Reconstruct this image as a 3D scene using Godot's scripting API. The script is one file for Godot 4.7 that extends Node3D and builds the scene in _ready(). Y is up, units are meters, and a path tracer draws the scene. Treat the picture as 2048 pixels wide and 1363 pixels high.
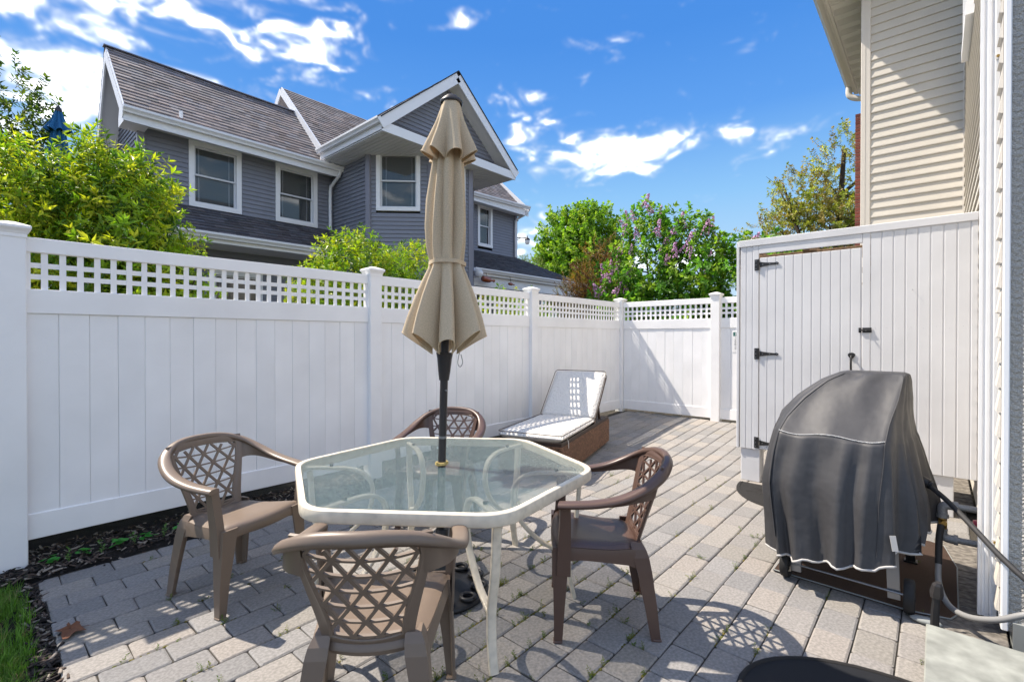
extends Node3D
# A fenced patio with glass table, resin chairs, closed parasol, covered grill and outdoor shower; grey clapboard house behind the fence.

var base_of := {}
var used := {}
var rng := RandomNumberGenerator.new()
var M := {}

# ---------------------------------------------------------------- mesh builder
class MB:
	var p := PackedVector3Array()
	var n := PackedVector3Array()
	var c := PackedColorArray()
	var col := Color(1, 1, 1)
	var colored := false

	func tri(a: Vector3, b: Vector3, d: Vector3) -> void:
		var k := (d - a).cross(b - a)
		if k.length_squared() < 1e-16:
			return
		k = k.normalized()
		p.append(a); p.append(b); p.append(d)
		n.append(k); n.append(k); n.append(k)
		if colored:
			c.append(col); c.append(col); c.append(col)

	func tri_out(a: Vector3, b: Vector3, d: Vector3, out: Vector3) -> void:
		if (d - a).cross(b - a).dot(out) < 0.0:
			tri(a, d, b)
		else:
			tri(a, b, d)

	func quad(a: Vector3, b: Vector3, d: Vector3, e: Vector3) -> void:
		tri(a, b, d)
		tri(a, d, e)

	func quad_out(a: Vector3, b: Vector3, d: Vector3, e: Vector3, out: Vector3) -> void:
		tri_out(a, b, d, out)
		tri_out(a, d, e, out)

	# eight corners as for a box: index bits x=1 y=2 z=4
	func hexa(q: Array) -> void:
		var m := Vector3.ZERO
		for k in 8:
			m += q[k]
		m /= 8.0
		for f in [[0, 1, 3, 2], [4, 5, 7, 6], [0, 1, 5, 4], [2, 3, 7, 6], [0, 2, 6, 4], [1, 3, 7, 5]]:
			var o: Vector3 = (q[f[0]] + q[f[1]] + q[f[2]] + q[f[3]]) / 4.0 - m
			quad_out(q[f[0]], q[f[1]], q[f[2]], q[f[3]], o)

	func box(lo: Vector3, hi: Vector3) -> void:
		var q := []
		for k in 8:
			q.append(Vector3(hi.x if k & 1 else lo.x, hi.y if k & 2 else lo.y, hi.z if k & 4 else lo.z))
		hexa(q)

	# box with chamfered edges, placed by a transform
	func cham(size: Vector3, b: float, t: Transform3D) -> void:
		var h := size / 2.0
		var pt := func(sx: int, sy: int, sz: int, ax: int) -> Vector3:
			var v := Vector3(sx * (h.x - b), sy * (h.y - b), sz * (h.z - b))
			if ax == 0: v.x = sx * h.x
			elif ax == 1: v.y = sy * h.y
			else: v.z = sz * h.z
			return t * v
		for s in [-1, 1]:
			quad_out(pt.call(s, -1, -1, 0), pt.call(s, 1, -1, 0), pt.call(s, 1, 1, 0), pt.call(s, -1, 1, 0), t.basis.x * s)
			quad_out(pt.call(-1, s, -1, 1), pt.call(1, s, -1, 1), pt.call(1, s, 1, 1), pt.call(-1, s, 1, 1), t.basis.y * s)
			quad_out(pt.call(-1, -1, s, 2), pt.call(1, -1, s, 2), pt.call(1, 1, s, 2), pt.call(-1, 1, s, 2), t.basis.z * s)
			for r in [-1, 1]:
				quad_out(pt.call(-1, s, r, 1), pt.call(1, s, r, 1), pt.call(1, s, r, 2), pt.call(-1, s, r, 2), t.basis.y * s + t.basis.z * r)
				quad_out(pt.call(s, -1, r, 0), pt.call(s, 1, r, 0), pt.call(s, 1, r, 2), pt.call(s, -1, r, 2), t.basis.x * s + t.basis.z * r)
				quad_out(pt.call(s, r, -1, 0), pt.call(s, r, 1, 0), pt.call(s, r, 1, 1), pt.call(s, r, -1, 1), t.basis.x * s + t.basis.y * r)
				for u in [-1, 1]:
					tri_out(pt.call(s, r, u, 0), pt.call(s, r, u, 1), pt.call(s, r, u, 2), t.basis.x * s + t.basis.y * r + t.basis.z * u)

	func cbox(lo: Vector3, hi: Vector3, b: float) -> void:
		cham(hi - lo, b, Transform3D(Basis(), (lo + hi) / 2.0))

	# oriented bar of rectangular section from a to b; up gives the direction of the height
	func bar(a: Vector3, b: Vector3, up: Vector3, w: float, h: float) -> void:
		var d := (b - a).normalized()
		var s := d.cross(up).normalized()
		var u := s.cross(d).normalized()
		var q := []
		for k in 8:
			q.append((b if k & 1 else a) + u * (h / 2 if k & 2 else -h / 2) + s * (w / 2 if k & 4 else -w / 2))
		hexa(q)

	# smooth surface through rows of points
	func grid(rows: Array, close_u := false, close_v := false) -> void:
		var nr := rows.size()
		var nc: int = rows[0].size()
		var acc := []
		for i in nr:
			var a := PackedVector3Array()
			a.resize(nc)
			acc.append(a)
		var er := nr if close_v else nr - 1
		var ec := nc if close_u else nc - 1
		for i in er:
			var i2 := (i + 1) % nr
			for j in ec:
				var j2 := (j + 1) % nc
				var k: Vector3 = (rows[i2][j2] - rows[i][j]).cross(rows[i][j2] - rows[i2][j])
				acc[i][j] += k; acc[i][j2] += k; acc[i2][j] += k; acc[i2][j2] += k
		for i in er:
			var i2 := (i + 1) % nr
			for j in ec:
				var j2 := (j + 1) % nc
				_st(rows[i][j], rows[i][j2], rows[i2][j2], acc[i][j], acc[i][j2], acc[i2][j2])
				_st(rows[i][j], rows[i2][j2], rows[i2][j], acc[i][j], acc[i2][j2], acc[i2][j])

	func _st(a: Vector3, b: Vector3, d: Vector3, na: Vector3, nb: Vector3, nd: Vector3) -> void:
		var k := (d - a).cross(b - a)
		if k.length_squared() < 1e-18:
			return
		k = k.normalized()
		p.append(a); p.append(b); p.append(d)
		for v in [na, nb, nd]:
			var m: Vector3 = v
			if m.dot(k) < 0:
				m = -m
			n.append(m.normalized() if m.length_squared() > 1e-18 else k)
		if colored:
			c.append(col); c.append(col); c.append(col)

	# sheet with thickness: both faces and the rim
	func shell(rows: Array, t: float, close_u := false) -> void:
		var nr := rows.size()
		var nc: int = rows[0].size()
		var top := []
		var bot := []
		for i in nr:
			var a := PackedVector3Array()
			var b := PackedVector3Array()
			for j in nc:
				var ja := j - 1
				var jb := j + 1
				if close_u:
					ja = (j - 1 + nc) % nc
					jb = (j + 1) % nc
				else:
					ja = maxi(ja, 0)
					jb = mini(jb, nc - 1)
				var du: Vector3 = rows[i][jb] - rows[i][ja]
				var dv: Vector3 = rows[mini(i + 1, nr - 1)][j] - rows[maxi(i - 1, 0)][j]
				var k := du.cross(dv).normalized() * (t / 2.0)
				a.append(rows[i][j] + k)
				b.append(rows[i][j] - k)
			top.append(a)
			bot.append(b)
		grid(top, close_u)
		grid(bot, close_u)
		var ec := nc if close_u else nc - 1
		for j in ec:
			var j2 := (j + 1) % nc
			quad(top[0][j], top[0][j2], bot[0][j2], bot[0][j])
			quad(top[nr - 1][j], top[nr - 1][j2], bot[nr - 1][j2], bot[nr - 1][j])
		if not close_u:
			for i in nr - 1:
				quad(top[i][0], top[i + 1][0], bot[i + 1][0], bot[i][0])
				quad(top[i][nc - 1], top[i + 1][nc - 1], bot[i + 1][nc - 1], bot[i][nc - 1])

	# round tube along a path
	func tube(path: Array, r0: float, r1 := -1.0, sides := 10, caps := true) -> void:
		if r1 < 0: r1 = r0
		var rows := []
		var k := path.size()
		var up := Vector3(0.31, 0.87, 0.38)
		for i in k:
			var d: Vector3 = (path[mini(i + 1, k - 1)] - path[maxi(i - 1, 0)]).normalized()
			var s := d.cross(up)
			if s.length() < 0.1:
				s = d.cross(Vector3(1, 0, 0.2))
			s = s.normalized()
			up = s.cross(d).normalized()
			var r := lerpf(r0, r1, float(i) / float(k - 1))
			var ring := PackedVector3Array()
			for j in sides:
				var a := TAU * j / sides
				ring.append(path[i] + (s * cos(a) + up * sin(a)) * r)
			rows.append(ring)
		grid(rows, true)
		if caps:
			for e in [0, k - 1]:
				for j in sides:
					tri_out(path[e], rows[e][j], rows[e][(j + 1) % sides], path[e] - path[1 if e == 0 else k - 2])

	# rings of points joined with flat quads, ends capped
	func loft(rings: Array, caps := true) -> void:
		var m: int = rings[0].size()
		for i in rings.size() - 1:
			var mid := Vector3.ZERO
			for j in m:
				mid += rings[i][j] + rings[i + 1][j]
			for j in m:
				var j2 := (j + 1) % m
				quad(rings[i][j], rings[i][j2], rings[i + 1][j2], rings[i + 1][j])
		if caps:
			for e in [0, rings.size() - 1]:
				var pts := PackedVector2Array()
				var r: PackedVector3Array = PackedVector3Array(rings[e])
				var nn := Vector3.ZERO
				for j in m:
					nn += (r[j] - r[0]).cross(r[(j + 1) % m] - r[0])
				nn = nn.normalized()
				var ax := (r[1] - r[0]).normalized()
				var ay := nn.cross(ax)
				for j in m:
					pts.append(Vector2((r[j] - r[0]).dot(ax), (r[j] - r[0]).dot(ay)))
				var ix := Geometry2D.triangulate_polygon(pts)
				for k in range(0, ix.size(), 3):
					tri_out(r[ix[k]], r[ix[k + 1]], r[ix[k + 2]], nn * (1 if e == 0 else -1))

	func lathe(at: Vector3, prof: Array, sides := 20, smooth := true) -> void:
		var rows := []
		for q in prof:
			var ring := PackedVector3Array()
			for j in sides:
				var a := TAU * j / sides
				ring.append(at + Vector3(cos(a) * q[0], q[1], sin(a) * q[0]))
			rows.append(ring)
		if smooth:
			grid(rows, true)
		else:
			for i in rows.size() - 1:
				for j in sides:
					var j2 := (j + 1) % sides
					quad(rows[i][j], rows[i][j2], rows[i + 1][j2], rows[i + 1][j])

	func mesh() -> ArrayMesh:
		var a := []
		a.resize(Mesh.ARRAY_MAX)
		a[Mesh.ARRAY_VERTEX] = p
		a[Mesh.ARRAY_NORMAL] = n
		if colored:
			a[Mesh.ARRAY_COLOR] = c
		var m := ArrayMesh.new()
		m.add_surface_from_arrays(Mesh.PRIMITIVE_TRIANGLES, a)
		return m

# ---------------------------------------------------------------- nodes
func numbered(called: String) -> String:
	if not used.has(called):
		used[called] = 0
		return called
	used[called] += 1
	return "%s_%03d" % [called, used[called]]

func tag(o: Node, label: String, category: String, group := "", kind := "") -> void:
	if label: o.set_meta("label", label)
	if category: o.set_meta("category", category)
	if group: o.set_meta("group", group)
	if kind: o.set_meta("kind", kind)

func thing(called: String, label: String, category: String, at := Vector3.ZERO, group := "", turn := 0.0, own_axes := false) -> Node3D:
	var o := Node3D.new()
	o.name = numbered(called)
	add_child(o)
	o.position = at
	o.rotation.y = turn
	if not own_axes:
		base_of[o] = at
	tag(o, label, category, group)
	return o

func obj(called: String, b: MB, m: Material, parent: Node = null) -> MeshInstance3D:
	var o := MeshInstance3D.new()
	o.name = called if parent else numbered(called)
	o.mesh = b.mesh()
	o.material_override = m
	if parent:
		parent.add_child(o, true)
		if base_of.has(parent):
			o.position = -base_of[parent]
	else:
		add_child(o)
	return o

func put(called: String, m: Mesh, ma: Material, parent: Node, t: Transform3D) -> MeshInstance3D:
	var o := MeshInstance3D.new()
	o.name = called
	o.mesh = m
	o.material_override = ma
	parent.add_child(o, true)
	o.transform = t
	if base_of.has(parent):
		o.position = t.origin - base_of[parent]
	return o

func structure(called: String, b: MB, m: Material) -> MeshInstance3D:
	var o := obj(called, b, m)
	o.set_meta("kind", "structure")
	return o

func scatter(called: String, m: Mesh, ma: Material, where: Array, tints: Array, parent: Node = null) -> MultiMeshInstance3D:
	var k := MultiMesh.new()
	k.transform_format = MultiMesh.TRANSFORM_3D
	k.use_colors = tints.size() > 0
	k.mesh = m
	k.instance_count = where.size()
	for i in where.size():
		k.set_instance_transform(i, where[i])
		if tints.size() > 0:
			k.set_instance_color(i, tints[i])
	var o := MultiMeshInstance3D.new()
	o.name = called if parent else numbered(called)
	o.set_meta("kind", "stuff")
	o.multimesh = k
	o.material_override = ma
	if parent:
		parent.add_child(o, true)
		if base_of.has(parent):
			o.position = -base_of[parent]
	else:
		add_child(o)
	return o

# ---------------------------------------------------------------- materials
var tex_cache := {}
func noise_tex(key: String, freq: float, octaves: int, lo: float, hi: float, size := 256, kind := FastNoiseLite.TYPE_SIMPLEX_SMOOTH, gamma := 1.0) -> ImageTexture:
	if tex_cache.has(key):
		return tex_cache[key]
	var f := FastNoiseLite.new()
	f.noise_type = kind
	f.seed = hash(key) % 10000
	f.frequency = freq
	f.fractal_octaves = octaves
	f.fractal_type = FastNoiseLite.FRACTAL_FBM if octaves > 1 else FastNoiseLite.FRACTAL_NONE
	var im := f.get_seamless_image(size, size)
	im.convert(Image.FORMAT_L8)
	var d := im.get_data()
	for i in d.size():
		var v := pow(d[i] / 255.0, gamma)
		d[i] = clampi(int(255.0 * (lo + (hi - lo) * v)), 0, 255)
	var t := ImageTexture.create_from_image(Image.create_from_data(size, size, false, Image.FORMAT_L8, d))
	tex_cache[key] = t
	return t

func mat(called: String, r: float, g: float, b: float, rough := 0.7, metal := 0.0) -> StandardMaterial3D:
	var m := StandardMaterial3D.new()
	m.resource_name = called
	m.albedo_color = Color(r, g, b).linear_to_srgb()
	m.roughness = rough
	m.metallic = metal
	M[called] = m
	return m

func grain(m: StandardMaterial3D, albedo: Texture2D, scale: float, height: Texture2D = null, depth := 0.0, world := true) -> StandardMaterial3D:
	m.uv1_triplanar = true
	m.uv1_world_triplanar = world
	m.uv1_scale = Vector3(scale, scale, scale)
	if albedo:
		m.albedo_texture = albedo
	if height:
		m.heightmap_enabled = true
		m.heightmap_texture = height
		m.heightmap_scale = depth
	return m

func smooth_path(pts: Array, per := 6) -> Array:
	var out := []
	var k := pts.size()
	for i in k - 1:
		var a: Vector3 = pts[maxi(i - 1, 0)]
		var b: Vector3 = pts[i]
		var c: Vector3 = pts[i + 1]
		var d: Vector3 = pts[mini(i + 2, k - 1)]
		for j in per:
			out.append(b.cubic_interpolate(c, a, d, float(j) / per))
	out.append(pts[k - 1])
	return out

func ground_y(_x: float, z: float) -> float:
	return 0.13 * smoothstep(4.9, 7.7, -z)

# ---------------------------------------------------------------- everything, in order
func _ready() -> void:
	rng.seed = 20240
	var cam := Camera3D.new()
	cam.name = "camera"
	add_child(cam)
	cam.position = Vector3(0, 1.38, 0)
	cam.rotation_degrees = Vector3(-0.387, 41.47, 0)
	cam.fov = 70.57
	cam.near = 0.05
	cam.far = 600.0
	cam.current = true

	var env := Environment.new()
	env.background_mode = Environment.BG_SKY
	env.tonemap_mode = Environment.TONE_MAPPER_LINEAR
	env.tonemap_exposure = 3.1
	env.sky = Sky.new()
	env.sky.sky_material = make_sky()
	env.background_energy_multiplier = 1.0
	env.sdfgi_enabled = true
	env.ssao_enabled = true
	env.ssil_enabled = true
	var we := WorldEnvironment.new()
	we.name = "environment"
	we.environment = env
	add_child(we)

	var sun := DirectionalLight3D.new()
	sun.name = "sun"
	add_child(sun)
	sun.look_at_from_position(Vector3.ZERO, Vector3(0.671, -1.0, -0.22), Vector3.UP)
	sun.light_energy = 0.89
	sun.light_color = Color(1.0, 0.955, 0.89)
	sun.light_angular_distance = 0.5
	sun.shadow_enabled = true

	make_materials()
	build_ground()
	build_fences()
	build_grey_house()
	build_beige_house()
	build_shower()
	build_table()
	build_parasol()
	build_chairs()
	build_lounger()
	build_grill()
	build_corner_things()
	build_plants()
	build_small_things()

# ---------------------------------------------------------------- sky with broken white cloud
func make_sky() -> PanoramaSkyMaterial:
	var w := 2048
	var h := 1024
	var fa := FastNoiseLite.new()
	fa.noise_type = FastNoiseLite.TYPE_SIMPLEX_SMOOTH
	fa.seed = 11
	fa.frequency = 1.0
	fa.fractal_type = FastNoiseLite.FRACTAL_FBM
	fa.fractal_octaves = 5
	fa.fractal_gain = 0.55
	var fb := FastNoiseLite.new()
	fb.noise_type = FastNoiseLite.TYPE_SIMPLEX_SMOOTH
	fb.seed = 5
	fb.frequency = 1.0
	fb.fractal_type = FastNoiseLite.FRACTAL_FBM
	fb.fractal_octaves = 2
	# banks of cloud: azimuth (degrees, clockwise from -z), elevation, half widths, weight
	var banks := [
		[-90.0, 30.0, 22.0, 12.0, 0.85], [-74.0, 33.0, 9.0, 5.0, 0.62], [-80.0, 20.0, 12.0, 5.0, 0.60], [-64.0, 28.0, 5.0, 2.5, 0.55], [-60.0, 31.0, 2.5, 1.5, 0.60], [-57.0, 25.8, 3.5, 1.1, 0.72], [-61.0, 35.0, 6.0, 1.5, 0.5],
		[-39.5, 23.6, 3.6, 2.2, 0.78], [-38.0, 20.0, 5.0, 2.8, 0.66], [-33.0, 20.6, 5.0, 2.4, 0.40], [-27.0, 21.0, 5.5, 2.2, 0.52], [-28.0, 18.6, 5.0, 1.8, 0.44], [-19.0, 20.8, 8.5, 2.2, 0.66], [-12.0, 20.4, 4.0, 1.1, 0.45], [-40.0, 26.4, 5.0, 0.9, 0.62],
		[-38.0, 12.0, 8.0, 2.2, 0.72], [-30.0, 8.5, 14.0, 2.0, 0.62], [-16.0, 9.0, 10.0, 2.2, 0.55], [-47.0, 33.0, 2.5, 1.2, 0.66], [-15.0, 28.6, 2.2, 1.0, 0.62], [-22.0, 33.0, 2.0, 0.7, 0.55], [-33.0, 28.0, 1.6, 0.7, 0.6], [-30.0, 31.0, 5.0, 0.8, 0.42]]
	var keys := [[0.0, Vector3(0.235, 0.295, 0.340)], [0.15, Vector3(0.165, 0.250, 0.338)], [0.27, Vector3(0.100, 0.203, 0.333)], [0.40, Vector3(0.043, 0.128, 0.306)], [0.52, Vector3(0.027, 0.101, 0.280)], [1.0, Vector3(0.016, 0.072, 0.240)]]
	var data := PackedFloat32Array()
	data.resize(w * h * 3)
	for y in h:
		var th := PI * (y + 0.5) / h
		var sy := cos(th)
		var sr := sin(th)
		var el := 90.0 - rad_to_deg(th)
		var blue: Vector3 = keys[0][1]
		for k in keys.size() - 1:
			if sy >= keys[k][0]:
				blue = keys[k][1].lerp(keys[k + 1][1], clampf((sy - keys[k][0]) / (keys[k + 1][0] - keys[k][0]), 0.0, 1.0)) * 0.935
		for x in w:
			var i := (y * w + x) * 3
			var cl := blue
			if sy > 0.0:
				var ph := wrapf((float(x) + 0.5) / w * TAU, -PI, PI)
				var az := rad_to_deg(ph)
				var bias := 0.0
				for b in banks:
					var da: float = wrapf(az - b[0], -180.0, 180.0) / b[2]
					var de: float = (el - b[1]) / b[3]
					var q := da * da + de * de
					if q < 5.0:
						bias += b[4] * exp(-q)
				bias = minf(bias, 0.92)
				# away from the banks in view, thicker cloud is added to lift the shade
				var away := maxf(absf(wrapf(az + 42.0, -180.0, 180.0)) / 60.0, (el - 10.0) / 34.0)
				bias += lerpf(-0.36, 0.36, smoothstep(0.85, 1.3, away))
				var v := Vector3(sin(ph) * sr, sy * 2.4, -cos(ph) * sr)
				var wv := Vector3(fb.get_noise_3dv(v * 6.0), fb.get_noise_3dv(v * 6.0 + Vector3(7, 3, 1)), fb.get_noise_3dv(v * 6.0 + Vector3(1, 9, 4))) * 0.10
				var d := bias + 0.95 * fa.get_noise_3dv((v + wv) * 6.5) + 0.38 * fa.get_noise_3dv((v + wv) * 17.0)
				var k := smoothstep(-0.04, 0.95, d)
				var core := smoothstep(0.30, 1.10, d)
				cl = blue.lerp(Vector3(0.98, 1.0, 1.02) * (0.35 + 1.0 * core), pow(k, 1.5))
			else:
				cl = Vector3(0.22, 0.215, 0.20)
			data[i] = cl.x
			data[i + 1] = cl.y
			data[i + 2] = cl.z
	var im := Image.create_from_data(w, h, false, Image.FORMAT_RGBF, data.to_byte_array())
	var m := PanoramaSkyMaterial.new()
	m.panorama = ImageTexture.create_from_image(im)
	return m

# ---------------------------------------------------------------- materials
func make_materials() -> void:
	var fine := noise_tex("fine", 0.09, 3, 0.80, 1.0)
	var soft := noise_tex("soft", 0.012, 4, 0.945, 1.0)
	var speck := noise_tex("speck", 0.22, 2, 0.30, 1.0, 512)
	var sand := noise_tex("sand", 0.20, 3, 0.74, 1.0, 512)
	var blot := noise_tex("blot", 0.02, 4, 0.78, 1.0, 512)
	var bumps := noise_tex("bumps", 0.05, 3, 0.0, 1.0, 256)
	# white vinyl of the fence and of the shower stall
	grain(mat("vinyl", 0.92, 0.915, 0.915, 0.42), soft, 0.45)
	grain(mat("vinyl_b", 0.90, 0.90, 0.905, 0.45), soft, 0.38)
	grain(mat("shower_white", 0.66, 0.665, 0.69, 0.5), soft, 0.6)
	mat("groove", 0.5, 0.5, 0.53, 0.6)
	# pavers: grey concrete in several tones
	var tones := [[0.37, 0.345, 0.32], [0.34, 0.32, 0.30], [0.40, 0.37, 0.335], [0.32, 0.305, 0.29], [0.36, 0.345, 0.33], [0.405, 0.365, 0.325], [0.35, 0.325, 0.29], [0.30, 0.29, 0.28]]
	for k in tones.size():
		var m := grain(mat("paver_%d" % k, tones[k][0] * 1.26, tones[k][1] * 1.27, tones[k][2] * 1.29, 0.92), sand, 5.0, speck, 0.25)
		m.detail_enabled = true
		m.detail_albedo = blot
		m.detail_blend_mode = BaseMaterial3D.BLEND_MODE_MUL
		m.detail_uv_layer = BaseMaterial3D.DETAIL_UV_1
	grain(mat("joint_sand", 0.085, 0.075, 0.06, 1.0), sand, 4.0, speck, 0.6)
	grain(mat("earth", 0.06, 0.052, 0.042, 1.0), sand, 2.0, bumps, 2.0)
	grain(mat("soil", 0.022, 0.018, 0.016, 1.0), sand, 3.0, speck, 1.5)
	mat("mulch", 1, 1, 1, 0.95).vertex_color_use_as_albedo = true
	# grey house
	grain(mat("grey_siding", 0.215, 0.228, 0.275, 0.55), soft, 0.5)
	mat("house_trim", 0.78, 0.79, 0.82, 0.45)
	mat("house_soffit", 0.70, 0.70, 0.72, 0.6)
	mat("corner_trim", 0.21, 0.215, 0.265, 0.5)
	mat("shingle", 1, 1, 1, 0.92).vertex_color_use_as_albedo = true
	grain(M.shingle, fine, 2.5)
	mat("blind", 0.34, 0.36, 0.38, 0.7)
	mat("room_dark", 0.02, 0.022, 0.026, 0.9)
	mat("sash", 0.60, 0.62, 0.66, 0.4)
	var g := mat("window_glass", 0.02, 0.03, 0.035, 0.03)
	g.transparency = BaseMaterial3D.TRANSPARENCY_ALPHA
	g.albedo_color.a = 0.25
	# beige house
	grain(mat("beige_siding", 0.60, 0.565, 0.50, 0.55), soft, 0.5)
	mat("beige_trim", 0.64, 0.60, 0.54, 0.5)
	mat("beige_soffit", 0.66, 0.63, 0.57, 0.6)
	mat("white_metal", 0.80, 0.81, 0.83, 0.35)
	grain(mat("embossed", 0.54, 0.515, 0.47, 0.6), fine, 6.0, noise_tex("emboss", 0.03, 3, 0.0, 1.0, 256), 1.1)
	for k in 4:
		grain(mat("brick_%d" % k, [0.23, 0.28, 0.19, 0.25][k], [0.062, 0.075, 0.05, 0.082][k], [0.045, 0.055, 0.04, 0.062][k], 0.9), fine, 8.0)
	mat("mortar", 0.42, 0.39, 0.35, 0.95)
	# furniture
	grain(mat("resin_taupe", 0.185, 0.138, 0.103, 0.40), soft, 1.5)
	grain(mat("resin_brown", 0.095, 0.055, 0.041, 0.36), soft, 1.5)
	grain(mat("cream_paint", 0.80, 0.715, 0.575, 0.42), noise_tex("scuff", 0.03, 4, 0.74, 1.0, 256, FastNoiseLite.TYPE_SIMPLEX_SMOOTH, 0.45), 2.2)
	var tg := mat("table_glass", 0.30, 0.52, 0.55, 0.18)
	tg.transparency = BaseMaterial3D.TRANSPARENCY_ALPHA
	tg.albedo_color.a = 0.20
	tg.metallic_specular = 0.7
	grain(tg, null, 3.2, noise_tex("hammer", 0.055, 2, 0.0, 1.0, 512), 3.0)
	grain(mat("canvas", 0.80, 0.655, 0.455, 0.92), noise_tex("weave", 0.16, 3, 0.84, 1.0, 256), 3.0)
	M.canvas.backlight_enabled = true
	M.canvas.backlight = Color(0.44, 0.36, 0.22).linear_to_srgb()
	mat("dark_bronze", 0.035, 0.032, 0.033, 0.38, 0.3)
	mat("iron", 0.018, 0.018, 0.02, 0.45, 0.2)
	mat("rope", 0.45, 0.33, 0.12, 0.9)
	grain(mat("cushion", 0.80, 0.77, 0.72, 0.95), noise_tex("linen", 0.22, 2, 0.90, 1.0, 256), 6.0, noise_tex("lumps", 0.02, 2, 0.0, 1.0, 256), 1.2)
	mat("piping", 0.10, 0.08, 0.065, 0.8)
	mat("wicker", 1, 1, 1, 0.6).vertex_color_use_as_albedo = true
	grain(mat("cover_cloth", 0.048, 0.048, 0.053, 0.56), noise_tex("cloth", 0.03, 5, 0.84, 1.0, 512), 1.4, noise_tex("crease", 0.008, 3, 0.0, 1.0, 512), 0.35)
	mat("hem", 0.42, 0.41, 0.40, 0.8)
	mat("stitch", 0.55, 0.55, 0.55, 0.9)
	mat("steel", 0.26, 0.27, 0.29, 0.32, 0.8)
	mat("rubber", 0.022, 0.022, 0.024, 0.7)
	grain(mat("tyre", 0.03, 0.03, 0.032, 0.75), speck, 6.0)
	grain(mat("rubber_mat", 0.065, 0.060, 0.058, 0.85), speck, 5.0, speck, 1.0)
	grain(mat("brown_mat", 0.33, 0.185, 0.125, 0.95), speck, 9.0, speck, 1.6)
	grain(mat("dark_mat", 0.055, 0.064, 0.088, 0.85), speck, 9.0, speck, 1.6)
	grain(mat("weathered_wood", 0.27, 0.245, 0.215, 0.9), noise_tex("wood", 0.03, 4, 0.55, 1.0, 256), 2.5)
	grain(mat("raw_wood", 0.36, 0.235, 0.14, 0.85), noise_tex("wood", 0.03, 4, 0.55, 1.0, 256), 2.5)
	grain(mat("galvanised", 0.30, 0.31, 0.33, 0.45, 0.25), fine, 4.0)
	mat("hose_grey", 0.22, 0.22, 0.22, 0.5)
	mat("red_plastic", 0.42, 0.012, 0.03, 0.35)
	grain(mat("slate", 0.33, 0.34, 0.305, 0.75), noise_tex("slab", 0.012, 5, 0.74, 1.0, 512), 1.3, blot, 0.3)
	mat("stone", 0.24, 0.255, 0.25, 0.7)
	mat("brass", 0.45, 0.30, 0.10, 0.35, 0.9)
	var am := mat("amber_glass", 0.30, 0.06, 0.015, 0.12)
	am.clearcoat_enabled = true
	mat("sign_white", 0.80, 0.80, 0.80, 0.4)
	mat("sign_green", 0.012, 0.12, 0.10, 0.4)
	mat("sign_ink", 0.012, 0.012, 0.014, 0.5)
	mat("dead_leaf", 0.15, 0.060, 0.028, 0.9)
	grain(mat("blue_canvas", 0.008, 0.13, 0.33, 0.85), fine, 3.0)
	grain(mat("bark", 0.085, 0.062, 0.045, 0.95), fine, 4.0, bumps, 2.0)
	var lf := mat("leaf", 1, 1, 1, 0.42)
	lf.vertex_color_use_as_albedo = true
	lf.backlight_enabled = true
	lf.backlight = Color(1.0, 1.0, 0.5).linear_to_srgb()
	var gr := mat("grass_blade", 1, 1, 1, 0.6)
	gr.vertex_color_use_as_albedo = true
	gr.backlight_enabled = true
	gr.backlight = Color(0.5, 0.6, 0.2).linear_to_srgb()
	var sl := mat("seed_leaf", 0.10, 0.24, 0.035, 0.6)
	sl.vertex_color_use_as_albedo = true
	mat("lilac_bloom", 1, 1, 1, 0.8).vertex_color_use_as_albedo = true

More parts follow.
